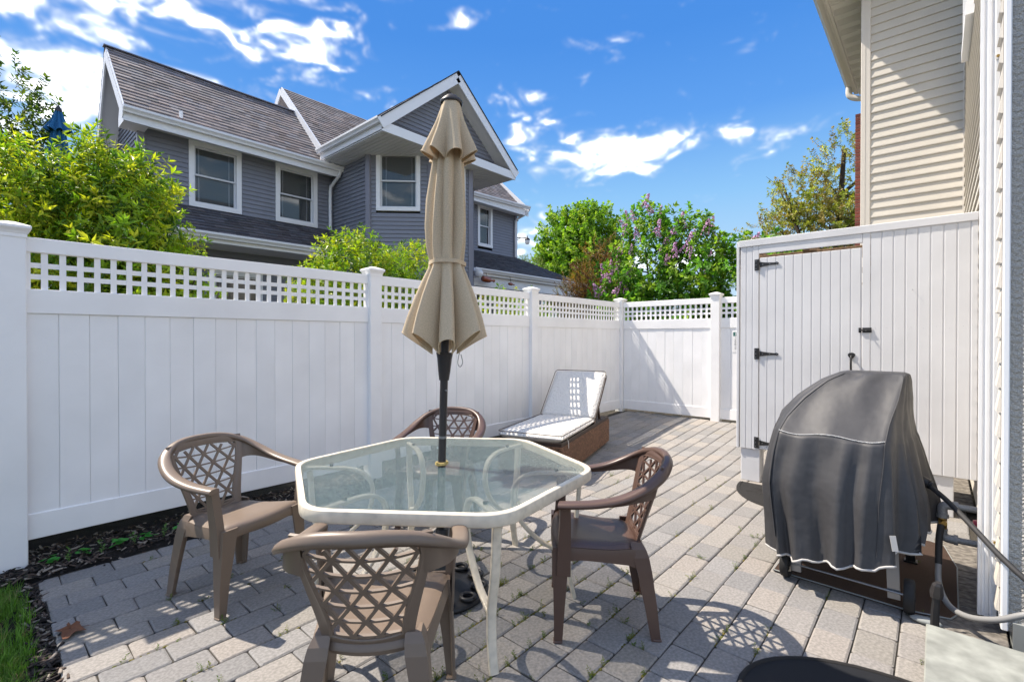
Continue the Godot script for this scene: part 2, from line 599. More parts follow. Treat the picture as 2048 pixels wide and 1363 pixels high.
# ---------------------------------------------------------------- ground, patio, lawn, bed
func build_ground() -> void:
	var g := MB.new()
	var xs := [-300.0, -60.0, -14.0, -4.6, -3.84, -2.0, 0.3, 4.0, 60.0, 300.0]
	var zs := [300.0, 40.0, 6.0, 0.6, -0.25, -4.9, -5.6, -6.3, -7.0, -7.7, -12.0, -40.0, -300.0]
	var rows := []
	for z in zs:
		var r := PackedVector3Array()
		for x in xs:
			r.append(Vector3(x, ground_y(x, z) - 0.075, z))
		rows.append(r)
	g.grid(rows)
	structure("ground", g, M.earth)

	# bedding sand under the pavers
	var bed := MB.new()
	rows = []
	for z in [-0.262, -2.0, -4.45, -4.55, -4.9, -5.3, -5.7, -6.1, -6.5, -6.9, -7.3, -7.55]:
		var r := PackedVector3Array()
		for x in [-3.86 if z > -4.5 else -4.15, -2.0, 0.0, 0.24]:
			r.append(Vector3(x, ground_y(x, z) - 0.011, z))
		rows.append(r)
	bed.grid(rows)
	rows = []
	for x in [-3.86, -2.0, 0.0, 0.24]:
		rows.append(PackedVector3Array([Vector3(x, -0.011, -0.262), Vector3(x, -0.07, -0.262)]))
	bed.grid(rows)
	var patio := structure("patio", bed, M.joint_sand)

	# individual pavers in running bond
	var kinds := []
	for k in 7:
		kinds.append(paver_mesh(0.1478, 0.2286, k))
	var list := []
	var pitch := 0.1539
	var long := 0.2335
	for r in range(-20, 8):
		var x0 := -0.897 + pitch * r
		if x0 < -4.15 or x0 > 0.12:
			continue
		var off := -2.106 + (0.0 if posmod(r, 2) == 0 else 0.128)
		for q in range(-30, 14):
			var z0 := off + long * q
			var z1 := z0 + long
			if z0 > -0.30 or z0 < -7.6 or (x0 < -3.90 and z0 > -4.62):
				continue
			var z_hi := minf(z1, -0.255 + rng.randf_range(-0.012, 0.012))
			if z_hi - z0 < 0.05:
				continue
			var depth := -0.6622 * (x0 + 0.077) - 0.7493 * (z0 + 0.11)
			if depth < 1.25:
				continue
			list.append([depth, x0, z0, z_hi, z_hi < z1 - 0.001])
	list.sort_custom(func(a, b): return a[0] < b[0])
	var rest := []
	for k in 8:
		rest.append(MB.new())
	var count := 0
	for it in list:
		var x0: float = it[1]
		var z0: float = it[2]
		var cz: float = (z0 + it[3]) / 2.0
		var cx := x0 + pitch / 2.0
		var tone := rng.randi() % 8
		var t := Transform3D(Basis.from_euler(Vector3(rng.randf_range(-0.007, 0.007) + (0.13 * (smoothstep(4.9, 7.7, -cz + 0.1) - smoothstep(4.9, 7.7, -cz - 0.1)) / 0.2), rng.randf_range(-0.006, 0.006), rng.randf_range(-0.008, 0.008))), Vector3(cx, ground_y(cx, cz) + rng.randf_range(-0.0018, 0.0018), cz))
		if it[4]:
			t.basis = t.basis.scaled_local(Vector3(1, 1, (it[3] - z0) / long))
		var right := 0.7493 * cx - 0.6622 * cz
		var in_view: bool = absf(right / it[0]) < 1.12
		if count < 300 and in_view:
			put("paver", kinds[rng.randi() % 7], M["paver_%d" % tone], patio, t)
			count += 1
		else:
			var b: MB = rest[tone]
			var src: ArrayMesh = kinds[rng.randi() % 7]
			var a := src.surface_get_arrays(0)
			var vs: PackedVector3Array = a[Mesh.ARRAY_VERTEX]
			var ns: PackedVector3Array = a[Mesh.ARRAY_NORMAL]
			for j in vs.size():
				b.p.append(t * vs[j])
				b.n.append((t.basis * ns[j]).normalized())
	var far := ArrayMesh.new()
	for k in 8:
		if rest[k].p.size():
			var arr := []
			arr.resize(Mesh.ARRAY_MAX)
			arr[Mesh.ARRAY_VERTEX] = rest[k].p
			arr[Mesh.ARRAY_NORMAL] = rest[k].n
			far.add_surface_from_arrays(Mesh.PRIMITIVE_TRIANGLES, arr)
			far.surface_set_material(far.get_surface_count() - 1, M["paver_%d" % k])
	var fo := MeshInstance3D.new()
	fo.name = "far_pavers"
	fo.mesh = far
	fo.set_meta("kind", "stuff")
	patio.add_child(fo)

	# lawn at the near left
	var lawn := MB.new()
	rows = []
	for z in [-0.215, 0.0, 0.4, 1.0, 2.4]:
		var r := PackedVector3Array()
		for x in [-4.6, -4.2, -3.6, -3.0, -2.4, -1.6, -0.9]:
			r.append(Vector3(x, -0.03 + 0.02 * sin(x * 5.0 + z * 3.0), z))
		rows.append(r)
	lawn.grid(rows)
	structure("lawn", lawn, M.soil)
	build_grass()

	# planting bed along the foot of the fence
	var mb := MB.new()
	rows = []
	for i in 60:
		var z := 0.05 - 4.62 * i / 59.0
		var r := PackedVector3Array()
		for j in 9:
			var x := -4.62 + 0.79 * j / 8.0
			r.append(Vector3(x, ground_y(x, z) + 0.018 - 0.032 * pow(j / 8.0, 6) + 0.014 * sin(z * 23.0 + j * 2.1) * sin(j * 1.7 + z * 7.0), z))
		rows.append(r)
	mb.grid(rows)
	structure("planting_bed", mb, M.soil)
	build_mulch()

func paver_mesh(w: float, l: float, k: int) -> ArrayMesh:
	var b := MB.new()
	var rr := RandomNumberGenerator.new()
	rr.seed = 77 + k
	var o := []
	var i := []
	var d := 0.0075
	for s in [[-1, -1], [1, -1], [1, 1], [-1, 1]]:
		var jx := rr.randf_range(-0.0016, 0.0016)
		var jz := rr.randf_range(-0.0022, 0.0022)
		var x: float = s[0] * w / 2 + jx
		var z: float = s[1] * l / 2 + jz
		var cut := rr.randf_range(0.004, 0.011)
		# corner worn back: two points per corner
		var pa := Vector3(x - s[0] * cut, 0, z)
		var pb := Vector3(x, 0, z - s[1] * cut)
		var order := [pa, pb] if s[0] * s[1] < 0 else [pb, pa]
		for q in order:
			o.append(q)
			i.append(Vector3(q.x - s[0] * d * rr.randf_range(0.8, 1.2), 0, q.z - s[1] * d * rr.randf_range(0.8, 1.2)))
	var m := o.size()
	for j in m:
		var j2 := (j + 1) % m
		var dn := Vector3(0, -0.0055, 0)
		b.quad_out(i[j], i[j2], o[j2] + dn, o[j] + dn, (o[j] + o[j2]) / 2 + Vector3(0, 0.06, 0))
		b.quad_out(o[j] + dn, o[j2] + dn, o[j2] + Vector3(0, -0.045, 0), o[j] + Vector3(0, -0.045, 0), (o[j] + o[j2]) / 2)
		b.tri_out(Vector3.ZERO, i[j], i[j2], Vector3.UP)
	return b.mesh()

func build_grass() -> void:
	var b := MB.new()
	b.colored = true
	var rr := RandomNumberGenerator.new()
	rr.seed = 4
	for k in 9:
		var a := rr.randf() * TAU
		var o := Vector3(rr.randf_range(-0.018, 0.018), 0, rr.randf_range(-0.018, 0.018))
		var dir := Vector3(cos(a), 0, sin(a))
		var side := Vector3(-dir.z, 0, dir.x)
		var hgt := rr.randf_range(0.05, 0.095)
		var lean := rr.randf_range(0.012, 0.06)
		b.col = Color(1, 1, 1) * rr.randf_range(0.7, 1.15)
		var pr := o
		var wd := 0.0022
		for s in 3:
			var t0 := (s + 1) / 3.0
			var q := o + Vector3(0, hgt * t0 * (1.0 - 0.15 * t0), 0) + dir * lean * t0 * t0
			var w2 := wd * (1.0 - t0)
			b.tri(pr - side * wd * (1.0 - s / 3.0), pr + side * wd * (1.0 - s / 3.0), q + side * w2)
			if s < 2:
				b.tri(pr - side * wd * (1.0 - s / 3.0), q + side * w2, q - side * w2)
			pr = q
	var m := b.mesh()
	var where := []
	var tints := []
	for k in 9000:
		var z := rng.randf_range(-0.20, 1.0)
		var x := rng.randf_range(-4.35, -1.9)
		if z < -0.12 + 0.05 * sin(x * 9.0) and rng.randf() < 0.72:
			continue
		var s := rng.randf_range(0.6, 1.15)
		where.append(Transform3D(Basis.from_euler(Vector3(0, rng.randf() * TAU, 0)).scaled(Vector3(s, s * rng.randf_range(0.8, 1.2), s)), Vector3(x, -0.03 + 0.02 * sin(x * 5.0 + z * 3.0), z)))
		var dry := rng.randf()
		tints.append(Color(0.15, 0.32, 0.03) * rng.randf_range(0.7, 1.25) if dry > 0.12 else Color(0.30, 0.27, 0.10))
	var o := scatter("grass", m, M.grass_blade, where, tints)
	tag(o, "short bright green grass of the lawn corner", "grass", "", "stuff")

func build_mulch() -> void:
	var b := MB.new()
	b.cham(Vector3(0.045, 0.007, 0.011), 0.002, Transform3D())
	var chip := b.mesh()
	var where := []
	var tints := []
	for k in 4200:
		var near := rng.randf() < 0.86
		var z := rng.randf_range(-2.6, 0.0) if near else rng.randf_range(-4.5, -2.6)
		var x := rng.randf_range(-4.35, -3.80)
		if rng.randf() < 0.12:
			x = rng.randf_range(-3.86, -2.35)
			z = rng.randf_range(-0.27, -0.17)
		var s := rng.randf_range(0.35, 1.15)
		where.append(Transform3D(Basis.from_euler(Vector3(rng.randf_range(-0.5, 0.5), rng.randf() * TAU, rng.randf_range(-0.45, 0.45))).scaled(Vector3(s * rng.randf_range(0.6, 1.7), s, s)), Vector3(x, ground_y(x, z) + (0.024 if x < -3.82 else -0.012) + rng.randf_range(-0.008, 0.012), z)))
		var v := rng.randf()
		tints.append(Color(0.022, 0.017, 0.015) if v < 0.55 else (Color(0.075, 0.052, 0.040) if v < 0.84 else Color(0.24, 0.205, 0.17)))
	var o := scatter("mulch_chips", chip, M.mulch, where, tints)
	tag(o, "dark bark mulch spread along the foot of the fence", "mulch", "", "stuff")

# ---------------------------------------------------------------- white vinyl fence
const FX := -4.11
const FZ := -7.49
func fence_post(parent: Node, x: float, z: float, m: Material, foot := -0.05) -> void:
	var b := MB.new()
	b.cbox(Vector3(x - 0.0635, foot, z - 0.0635), Vector3(x + 0.0635, 2.0, z + 0.0635), 0.004)
	var po := obj("post", b, m, parent)
	var c := MB.new()
	var rings := []
	for q in [[0.068, 1.972], [0.068, 1.992], [0.074, 2.008], [0.086, 2.026], [0.086, 2.040], [0.080, 2.044], [0.02, 2.066]]:
		var r: float = q[0]
		rings.append(PackedVector3Array([Vector3(x - r, q[1], z - r), Vector3(x + r, q[1], z - r), Vector3(x + r, q[1], z + r), Vector3(x - r, q[1], z + r)]))
	c.loft(rings)
	obj("post_cap", c, m, po)

# one framed panel from a to b (inner faces of its posts); along is a unit vector, face the side the patio sees
func fence_panel(parent: Node, a: Vector3, along: Vector3, width: float, face: Vector3) -> void:
	var place := func(s0: float, s1: float, y0: float, y1: float, d0: float, d1: float) -> Array:
		var lo := a + along * s0 + face * d0
		var hi := a + along * s1 + face * d1
		return [Vector3(minf(lo.x, hi.x), y0, minf(lo.z, hi.z)), Vector3(maxf(lo.x, hi.x), y1, maxf(lo.z, hi.z))]
	for q in [[1.896, 1.984], [1.527, 1.674], [0.163, 0.316]]:
		var b := MB.new()
		var e: Array = place.call(0.0, width, q[0], q[1], -0.022, 0.022)
		b.cbox(e[0], e[1], 0.003)
		obj("rail", b, M.vinyl, parent)
	# tongue-and-groove boards
	var nb := int(round(width / 0.1455))
	var bw := width / nb
	var made := {}
	for k in nb:
		var tl := MB.new()
		var e: Array = place.call(bw * k + 0.0005, bw * (k + 1) - 0.0005, 0.300, 1.545, -0.012, 0.0105 + 0.0012 * sin(k * 2.3 + a.z))
		tl.cbox(e[0], e[1], 0.0028)
		obj("board", tl, M.vinyl if k % 3 else M.vinyl_b, parent)
	# lattice strip
	var nl := int(round(width / 0.0822))
	var lw := width / nl
	for k in nl + 1:
		var b := MB.new()
		var s0 := lw * k - 0.0155
		var s1 := lw * k + 0.0155
		if k == 0: s1 = 0.022; s0 = 0.0
		if k == nl: s0 = width - 0.022; s1 = width
		var e: Array = place.call(s0, s1, 1.664, 1.906, -0.001, 0.0065)
		b.box(e[0], e[1])
		obj("lattice_upright", b, M.vinyl, parent)
	for y in [1.735, 1.804]:
		var b := MB.new()
		var e: Array = place.call(0.0, width, y, y + 0.031, -0.0085, -0.0012)
		b.box(e[0], e[1])
		obj("lattice_cross_slat", b, M.vinyl, parent)

func build_fences() -> void:
	var f := thing("vinyl_fence", "long white vinyl fence with lattice top running beside the table", "fence", Vector3(FX, 0, -3.8))
	var zs := [2.27, -0.17, -2.61, -5.05, -7.49]
	for z in zs:
		fence_post(f, FX - 0.005, z, M.vinyl)
	for k in 4:
		fence_panel(f, Vector3(FX, 0, zs[k] - 0.062), Vector3(0, 0, -1), 2.44 - 0.124, Vector3(1, 0, 0))
	var g := thing("vinyl_fence", "short white vinyl fence closing the far end of the patio", "fence", Vector3(-2.0, 0.1, FZ))
	fence_post(g, -2.50, FZ + 0.005, M.vinyl, 0.1)
	fence_post(g, -0.20, FZ + 0.005, M.vinyl, 0.1)
	fence_panel(g, Vector3(FX + 0.062, 0, FZ), Vector3(1, 0, 0), -2.50 - 0.062 - FX - 0.062, Vector3(0, 0, 1))
	fence_panel(g, Vector3(-2.50 + 0.062, 0, FZ), Vector3(1, 0, 0), 2.176, Vector3(0, 0, 1))

# ---------------------------------------------------------------- house building helpers
# profile points are (outward, up) offsets swept from a to b
func prism(b: MB, a: Vector3, e: Vector3, out: Vector3, prof: Array) -> void:
	var r0 := PackedVector3Array()
	var r1 := PackedVector3Array()
	for q in prof:
		r0.append(a + out * q[0] + Vector3(0, q[1], 0))
		r1.append(e + out * q[0] + Vector3(0, q[1], 0))
	b.loft([r0, r1])

const GUTTER := [[0.0, 0.0], [0.075, 0.0], [0.085, 0.03], [0.10, 0.05], [0.125, 0.075], [0.125, 0.118], [0.117, 0.118], [0.117, 0.082], [0.09, 0.06], [0.07, 0.012], [0.01, 0.012], [0.01, 0.12], [0.0, 0.12]]

func gutter(called: String, a: Vector3, e: Vector3, out: Vector3, m: Material, parent: Node) -> MeshInstance3D:
	var b := MB.new()
	prism(b, a, e, out, GUTTER)
	return obj(called, b, m, parent)

func wall_laps(b: MB, o: Vector3, along: Vector3, out: Vector3, s0: float, s1: float, y0: float, y1: float, holes: Array, expo: float, lim = null) -> void:
	var y := y0
	while y < y1 - 0.005:
		var yt := minf(y + expo, y1)
		var a0 := s0
		var a1 := s1
		if lim != null:
			var l: Array = lim.call((y + yt) / 2.0)
			a0 = l[0]
			a1 = l[1]
			if a1 - a0 < 0.03:
				y += expo
				continue
		var spans := [[a0, a1]]
		for h in holes:
			if h[2] < yt - 0.01 and h[3] > y + 0.01:
				var nxt := []
				for sp in spans:
					if h[1] <= sp[0] or h[0] >= sp[1]:
						nxt.append(sp)
						continue
					if h[0] > sp[0]: nxt.append([sp[0], h[0]])
					if h[1] < sp[1]: nxt.append([h[1], sp[1]])
				spans = nxt
		for sp in spans:
			lap(b, o + along * sp[0], o + along * sp[1], out, y, yt)
		y += expo

func lap(b: MB, a: Vector3, e: Vector3, out: Vector3, y: float, yt: float, proud := 0.023) -> void:
	var u := Vector3(0, y, 0)
	var v := Vector3(0, yt, 0)
	var w := out * proud
	var k := Vector3(0, 0.012, 0)
	a.y = 0.0
	e.y = 0.0
	b.quad_out(a + u + w, e + u + w, e + u + k + w, a + u + k + w, out)
	b.quad_out(a + u + k + w, e + u + k + w, e + v + out * 0.003, a + v + out * 0.003, out)
	b.quad_out(a + u, e + u, e + u + w, a + u + w, Vector3.DOWN)

# double-hung window with casing, sashes, panes, blind and a dark room behind
func window(parent: Node, o: Vector3, along: Vector3, out: Vector3, s0: float, s1: float, y0: float, y1: float, cas := 0.10, blind := true) -> void:
	var at := func(s: float, y: float, d: float) -> Vector3:
		return o + along * s + Vector3(0, y, 0) + out * d
	var plate := func(b: MB, a0: float, a1: float, b0: float, b1: float, d0: float, d1: float) -> void:
		var q := []
		for k in 8:
			q.append(at.call(a1 if k & 1 else a0, b1 if k & 2 else b0, d1 if k & 4 else d0))
		b.hexa(q)
	var w := Node3D.new()
	w.name = "window"
	parent.add_child(w, true)
	if base_of.has(parent):
		w.position = -base_of[parent]
	var f := MB.new()
	plate.call(f, s0, s1, y1 - cas, y1, -0.08, 0.04)
	plate.call(f, s0, s1, y0, y0 + cas, -0.08, 0.048)
	plate.call(f, s0, s0 + cas, y0 + cas, y1 - cas, -0.08, 0.038)
	plate.call(f, s1 - cas, s1, y0 + cas, y1 - cas, -0.08, 0.038)
	obj("frame", f, M.house_trim, w)
	var i0 := s0 + cas
	var i1 := s1 - cas
	var j0 := y0 + cas
	var j1 := y1 - cas
	var jm := (j0 + j1) / 2.0
	var sw := 0.038
	for half in 2:
		var b0 := j0 if half == 0 else jm - 0.02
		var b1 := jm + 0.02 if half == 0 else j1
		var d := -0.052 if half == 0 else -0.020
		var s := MB.new()
		plate.call(s, i0, i1, b0, b0 + sw, d - 0.018, d)
		plate.call(s, i0, i1, b1 - sw, b1, d - 0.018, d)
		plate.call(s, i0, i0 + sw, b0 + sw, b1 - sw, d - 0.018, d)
		plate.call(s, i1 - sw, i1, b0 + sw, b1 - sw, d - 0.018, d)
		obj("sash", s, M.sash, w)
		var p := MB.new()
		plate.call(p, i0 + sw, i1 - sw, b0 + sw, b1 - sw, d - 0.011, d - 0.008)
		obj("pane", p, M.window_glass, w)
	if blind:
		var v := MB.new()
		var y := j0 + 0.02
		while y < j1:
			var q0: Vector3 = at.call(i0 + 0.02, y, -0.130)
			var q1: Vector3 = at.call(i1 - 0.02, y, -0.130)
			v.bar(q0, q1, Vector3.UP + out * 0.9, 0.004, 0.044)
			y += 0.040
		obj("blind", v, M.blind, w)
		var tape := MB.new()
		for s in [i0 + (i1 - i0) * 0.14, i0 + (i1 - i0) * 0.86]:
			plate.call(tape, s - 0.012, s + 0.012, j0, j1, -0.108, -0.106)
		obj("blind_tape", tape, M.sash, w)
	var r := MB.new()
	plate.call(r, i0 - 0.05, i1 + 0.05, j0 - 0.05, j1 + 0.05, -0.50, -0.48)
	plate.call(r, i0 - 0.05, i0 - 0.03, j0 - 0.05, j1 + 0.05, -0.48, -0.08)
	plate.call(r, i1 + 0.03, i1 + 0.05, j0 - 0.05, j1 + 0.05, -0.48, -0.08)
	plate.call(r, i0 - 0.03, i1 + 0.03, j1 + 0.03, j1 + 0.05, -0.48, -0.08)
	plate.call(r, i0 - 0.03, i1 + 0.03, j0 - 0.05, j0 - 0.03, -0.48, -0.08)
	obj("room_behind", r, M.room_dark, w)

# asphalt shingles on a sloping plane: o eave corner, along the eave, up the slope
func shingles(b: MB, o: Vector3, along: Vector3, up: Vector3, run: float, lim: Callable, tone: Vector3, rr: RandomNumberGenerator) -> void:
	b.colored = true
	var nrm := along.cross(up).normalized()
	if nrm.y < 0: nrm = -nrm
	var expo := 0.142
	var v := 0.0
	var row := 0
	while v < run - 0.01:
		var v1 := minf(v + expo, run)
		var l: Array = lim.call((v + v1) / 2.0)
		var l0: Array = lim.call(v)
		var l1: Array = lim.call(v1)
		var s: float = minf(l0[0], l1[0])
		var send: float = maxf(l0[1], l1[1])
		var first := true
		while s < send - 0.005:
			var wd := rr.randf_range(0.12, 0.34)
			var e := minf(s + wd, send)
			var shade := rr.randf_range(0.62, 1.18)
			var warm := rr.randf_range(-0.06, 0.10)
			b.col = Color(tone.x * shade * (1.0 + warm), tone.y * shade, tone.z * shade * (1.0 - warm * 0.6))
			var k := nrm * rr.randf_range(0.014, 0.022)
			var a0 := clampf(s, l0[0], l0[1])
			var a1 := clampf(e, l0[0], l0[1])
			var c0 := clampf(s, l1[0], l1[1])
			var c1 := clampf(e, l1[0], l1[1])
			b.quad_out(o + along * a0 + up * v + k, o + along * a1 + up * v + k, o + along * c1 + up * v1 + nrm * 0.002, o + along * c0 + up * v1 + nrm * 0.002, nrm)
			b.quad_out(o + along * a0 + up * v, o + along * a1 + up * v, o + along * a1 + up * v + k, o + along * a0 + up * v + k, -up)
			s = e
		v = v1
		row += 1

func plank_box(b: MB, a: Vector3, e: Vector3, up: Vector3, w: float, h: float) -> void:
	b.bar(a, e, up, w, h)

# ---------------------------------------------------------------- grey house beyond the fence
func build_grey_house() -> void:
	var h := thing("grey_house", "two-storey grey clapboard house with white trim and steep shingle roofs beyond the fence", "house", Vector3(-12.3, -0.07, -8.0))
	var rr := RandomNumberGenerator.new()
	rr.seed = 9
	var WX := -12.3
	var X := Vector3(1, 0, 0)
	var Zn := Vector3(0, 0, -1)
	var tone := Vector3(0.255, 0.228, 0.232)
	var dark := Vector3(0.090, 0.088, 0.100)
	var ex := 0.1016
	# main wall, left of the bay; s runs along -z from z=0
	var w1 := [3.221, 4.284, 4.27, 5.715]
	var w2 := [5.062, 6.130, 4.27, 5.715]
	var wl := [3.62, 4.75, 1.10, 2.92]
	var b := MB.new()
	wall_laps(b, Vector3(WX, 0, 0), Zn, X, 2.38, 6.60, 0.10, 5.80, [w1, w2, wl], ex)
	siding(b, h)
	b = MB.new()
	var w3 := [12.05, 12.80, 4.66, 6.17]
	wall_laps(b, Vector3(WX, 0, 0), Zn, X, 10.08, 14.10, 0.10, 6.30, [w3], ex)
	siding(b, h)
	# gable end facing the camera side
	b = MB.new()
	wall_laps(b, Vector3(WX, 0, -2.38), Vector3(-1, 0, 0), Vector3(0, 0, 1), 0.0, 2.6, 0.10, 7.5, [], ex, func(y: float) -> Array: return [maxf(0.0, (y - 5.55) / 1.05), 2.85 - maxf(0.0, (y - 5.2) / 1.6)])
	siding(b, h)
	for q in [[w1, true], [w2, true], [wl, true], [w3, true]]:
		var w: Array = q[0]
		window(h, Vector3(WX, 0, 0), Zn, X, w[0], w[1], w[2], w[3], 0.105, q[1])
	# bay: side, 45 degree face, front, 45 degree face, side
	var C := [Vector3(WX, 0, -6.592), Vector3(-10.554, 0, -6.592), Vector3(-9.477, 0, -7.669), Vector3(-9.477, 0, -9.007), Vector3(-10.554, 0, -10.084), Vector3(WX, 0, -10.084)]
	for k in 5:
		var d: Vector3 = (C[k + 1] - C[k]).normalized()
		var out := Vector3(-d.z, 0, d.x)
		if out.dot(C[k] - Vector3(-11.5, 0, -8.34)) < 0: out = -out
		var L: float = (C[k + 1] - C[k]).length()
		var hole := []
		if k == 1: hole = [0.183, 1.263, 4.52, 6.03]
		if k == 2: hole = [0.20, 1.14, 4.52, 6.03]
		if k == 3: hole = [0.26, 1.26, 4.52, 6.03]
		var low := []
		if k == 3: low = [0.26, 1.26, 1.6, 3.05]
		b = MB.new()
		var hs := []
		if hole: hs.append(hole)
		if low: hs.append(low)
		wall_laps(b, C[k], d, out, 0.0, L, 0.10, 6.13, hs, ex)
		siding(b, h)
		for w in hs:
			window(h, C[k], d, out, w[0], w[1], w[2], w[3], 0.095, true)
	for k in 6:
		var tr := MB.new()
		if k >= 1 and k < 5:
			tr.cham(Vector3(0.13, 6.05, 0.13), 0.01, Transform3D(Basis.from_euler(Vector3(0, 0.39 * (1 if k < 3 else -1), 0)), C[k] + Vector3(0, 3.05, 0)))
		elif k == 0:
			tr.cham(Vector3(0.13, 5.7, 0.13), 0.01, Transform3D(Basis(), Vector3(WX, 2.9, -2.38)))
		else:
			tr.cham(Vector3(0.13, 6.2, 0.13), 0.01, Transform3D(Basis(), Vector3(WX, 3.15, -14.10)))
		obj("corner_board", tr, M.corner_trim, h)

	# main roof, left section
	var slope := Vector3(-1.77, 1.85, 0).normalized()
	var run := Vector3(-1.77, 1.85, 0).length()
	b = MB.new()
	shingles(b, Vector3(-11.83, 5.87, -2.0), Zn, slope, run, func(_v: float) -> Array: return [0.0, 4.75], tone, rr)
	roof_part(b, h)
	b = MB.new()
	shingles(b, Vector3(-15.15, 5.12, -2.0), Zn, Vector3(1.55, 2.60, 0).normalized(), 3.02, func(_v: float) -> Array: return [0.0, 4.75], tone, rr)
	roof_part(b, h)
	b = MB.new()
	b.bar(Vector3(-13.6, 7.722, -1.98), Vector3(-13.6, 7.722, -6.7), Vector3.UP, 0.16, 0.02)
	obj("ridge_cap", b, M.corner_trim, h)
	# rake boards and soffits at the left gable
	b = MB.new()
	b.bar(Vector3(-11.80, 5.72, -2.02), Vector3(-13.6, 7.58, -2.02), Vector3(1, 1, 0), 0.03, 0.22)
	b.bar(Vector3(-13.6, 7.57, -2.021), Vector3(-15.15, 4.98, -2.021), Vector3(-1, 1, 0), 0.03, 0.24)
	obj("rake_board", b, M.house_trim, h)
	b = MB.new()
	b.quad(Vector3(-11.85, 5.68, -2.03), Vector3(-13.6, 7.48, -2.03), Vector3(-13.6, 7.48, -2.40), Vector3(-11.85, 5.68, -2.40))
	b.quad(Vector3(-15.1, 4.95, -2.03), Vector3(-13.6, 7.48, -2.03), Vector3(-13.6, 7.48, -2.40), Vector3(-15.1, 4.95, -2.40))
	obj("rake_soffit", b, M.house_soffit, h)
	# box end under the left eave corner
	b = MB.new()
	var r0 := PackedVector3Array([Vector3(-11.84, 5.60, -2.03), Vector3(-12.36, 5.60, -2.03), Vector3(-12.36, 5.78, -2.03), Vector3(-12.20, 6.10, -2.03), Vector3(-11.84, 5.84, -2.03)])
	var r1 := PackedVector3Array()
	for q in r0:
		r1.append(q + Vector3(0, 0, -0.40))
	b.loft([r0, r1])
	obj("eave_return", b, M.house_trim, h)
	# eave of the left section
	b = MB.new()
	b.box(Vector3(-11.86, 5.60, -6.55), Vector3(-11.83, 5.83, -2.02))
	obj("fascia", b, M.house_trim, h)
	b = MB.new()
	b.box(Vector3(-12.30, 5.715, -6.55), Vector3(-11.862, 5.735, -2.35))
	obj("soffit", b, M.house_soffit, h)
	gutter("gutter", Vector3(-11.828, 5.745, -2.0), Vector3(-11.828, 5.745, -6.62), X, M.house_trim, h)

	# higher roof section behind the bay
	var s2 := Vector3(-2.6, 2.58, 0)
	b = MB.new()
	shingles(b, Vector3(-11.85, 6.13, -6.118), Zn, s2.normalized(), s2.length(), func(_v: float) -> Array: return [0.0, 8.25], tone, rr)
	roof_part(b, h)
	b = MB.new()
	shingles(b, Vector3(-17.05, 6.13, -6.118), Zn, Vector3(2.6, 2.58, 0).normalized(), s2.length(), func(_v: float) -> Array: return [0.0, 8.25], tone, rr)
	roof_part(b, h)
	b = MB.new()
	b.bar(Vector3(-11.80, 5.98, -6.12), Vector3(-14.45, 8.62, -6.12), Vector3(1, 1, 0), 0.035, 0.20)
	b.bar(Vector3(-14.45, 8.62, -6.121), Vector3(-17.1, 5.98, -6.121), Vector3(-1, 1, 0), 0.035, 0.20)
	obj("rake_board", b, M.house_trim, h)
	b = MB.new()
	b.quad(Vector3(-11.85, 5.94, -6.13), Vector3(-14.45, 8.52, -6.13), Vector3(-14.45, 8.52, -6.50), Vector3(-11.85, 5.94, -6.50))
	b.quad(Vector3(-17.05, 5.94, -6.13), Vector3(-14.45, 8.52, -6.13), Vector3(-14.45, 8.52, -6.50), Vector3(-17.05, 5.94, -6.50))
	obj("rake_soffit", b, M.house_soffit, h)
	b = MB.new()
	b.tri(Vector3(-12.2, 5.9, -6.48), Vector3(-14.45, 8.5, -6.48), Vector3(-16.8, 5.9, -6.48))
	b.tri(Vector3(-12.2, 5.9, -14.2), Vector3(-14.45, 8.4, -14.2), Vector3(-16.8, 5.9, -14.2))
	obj("gable_wall", b, M.grey_siding, h)
	gutter("gutter", Vector3(-11.84, 6.16, -10.3), Vector3(-11.84, 6.30, -14.36), X, M.house_trim, h)
	b = MB.new()
	b.box(Vector3(-11.86, 6.05, -14.36), Vector3(-11.84, 6.28, -10.3))
	b.box(Vector3(-12.30, 6.10, -14.30), Vector3(-11.862, 6.12, -10.3))
	b.bar(Vector3(-11.84, 6.24, -14.38), Vector3(-14.45, 8.60, -14.38), Vector3(1, 1, 0), 0.03, 0.20)
	obj("fascia", b, M.house_trim, h)

	# gabled roof over the bay; its ridge runs toward the patio
	var PK := Vector3(-9.077, 8.05, -8.2)
	for sgn in [1, -1]:
		var foot := Vector3(-9.077, 6.16, -8.2 + 2.2 * sgn)
		var up: Vector3 = (PK - foot)
		b = MB.new()
		shingles(b, foot, Vector3(-1, 0, 0), up.normalized(), up.length(), func(v: float) -> Array: return [0.0, 2.83 + 1.0 * v], tone, rr)
		roof_part(b, h)
		b = MB.new()
		b.bar(foot + Vector3(0.02, -0.13, 0.06 * sgn), PK + Vector3(0.02, -0.13, 0), Vector3(0, 1, sgn), 0.035, 0.24)
		obj("rake_board", b, M.house_trim, h)
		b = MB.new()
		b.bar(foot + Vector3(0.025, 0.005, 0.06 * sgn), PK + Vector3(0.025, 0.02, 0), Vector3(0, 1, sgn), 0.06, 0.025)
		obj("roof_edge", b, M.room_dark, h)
		b = MB.new()
		b.quad(foot + Vector3(0, -0.20, 0.0), PK + Vector3(0, -0.26, 0), PK + Vector3(-0.42, -0.26, 0), foot + Vector3(-0.42, -0.20, 0))
		obj("rake_soffit", b, M.house_soffit, h)
		gutter("gutter", foot + Vector3(0, -0.10, 0.0), foot + Vector3(-2.80, -0.10, 0.0), Vector3(0, 0, sgn), M.house_trim, h)
		b = MB.new()
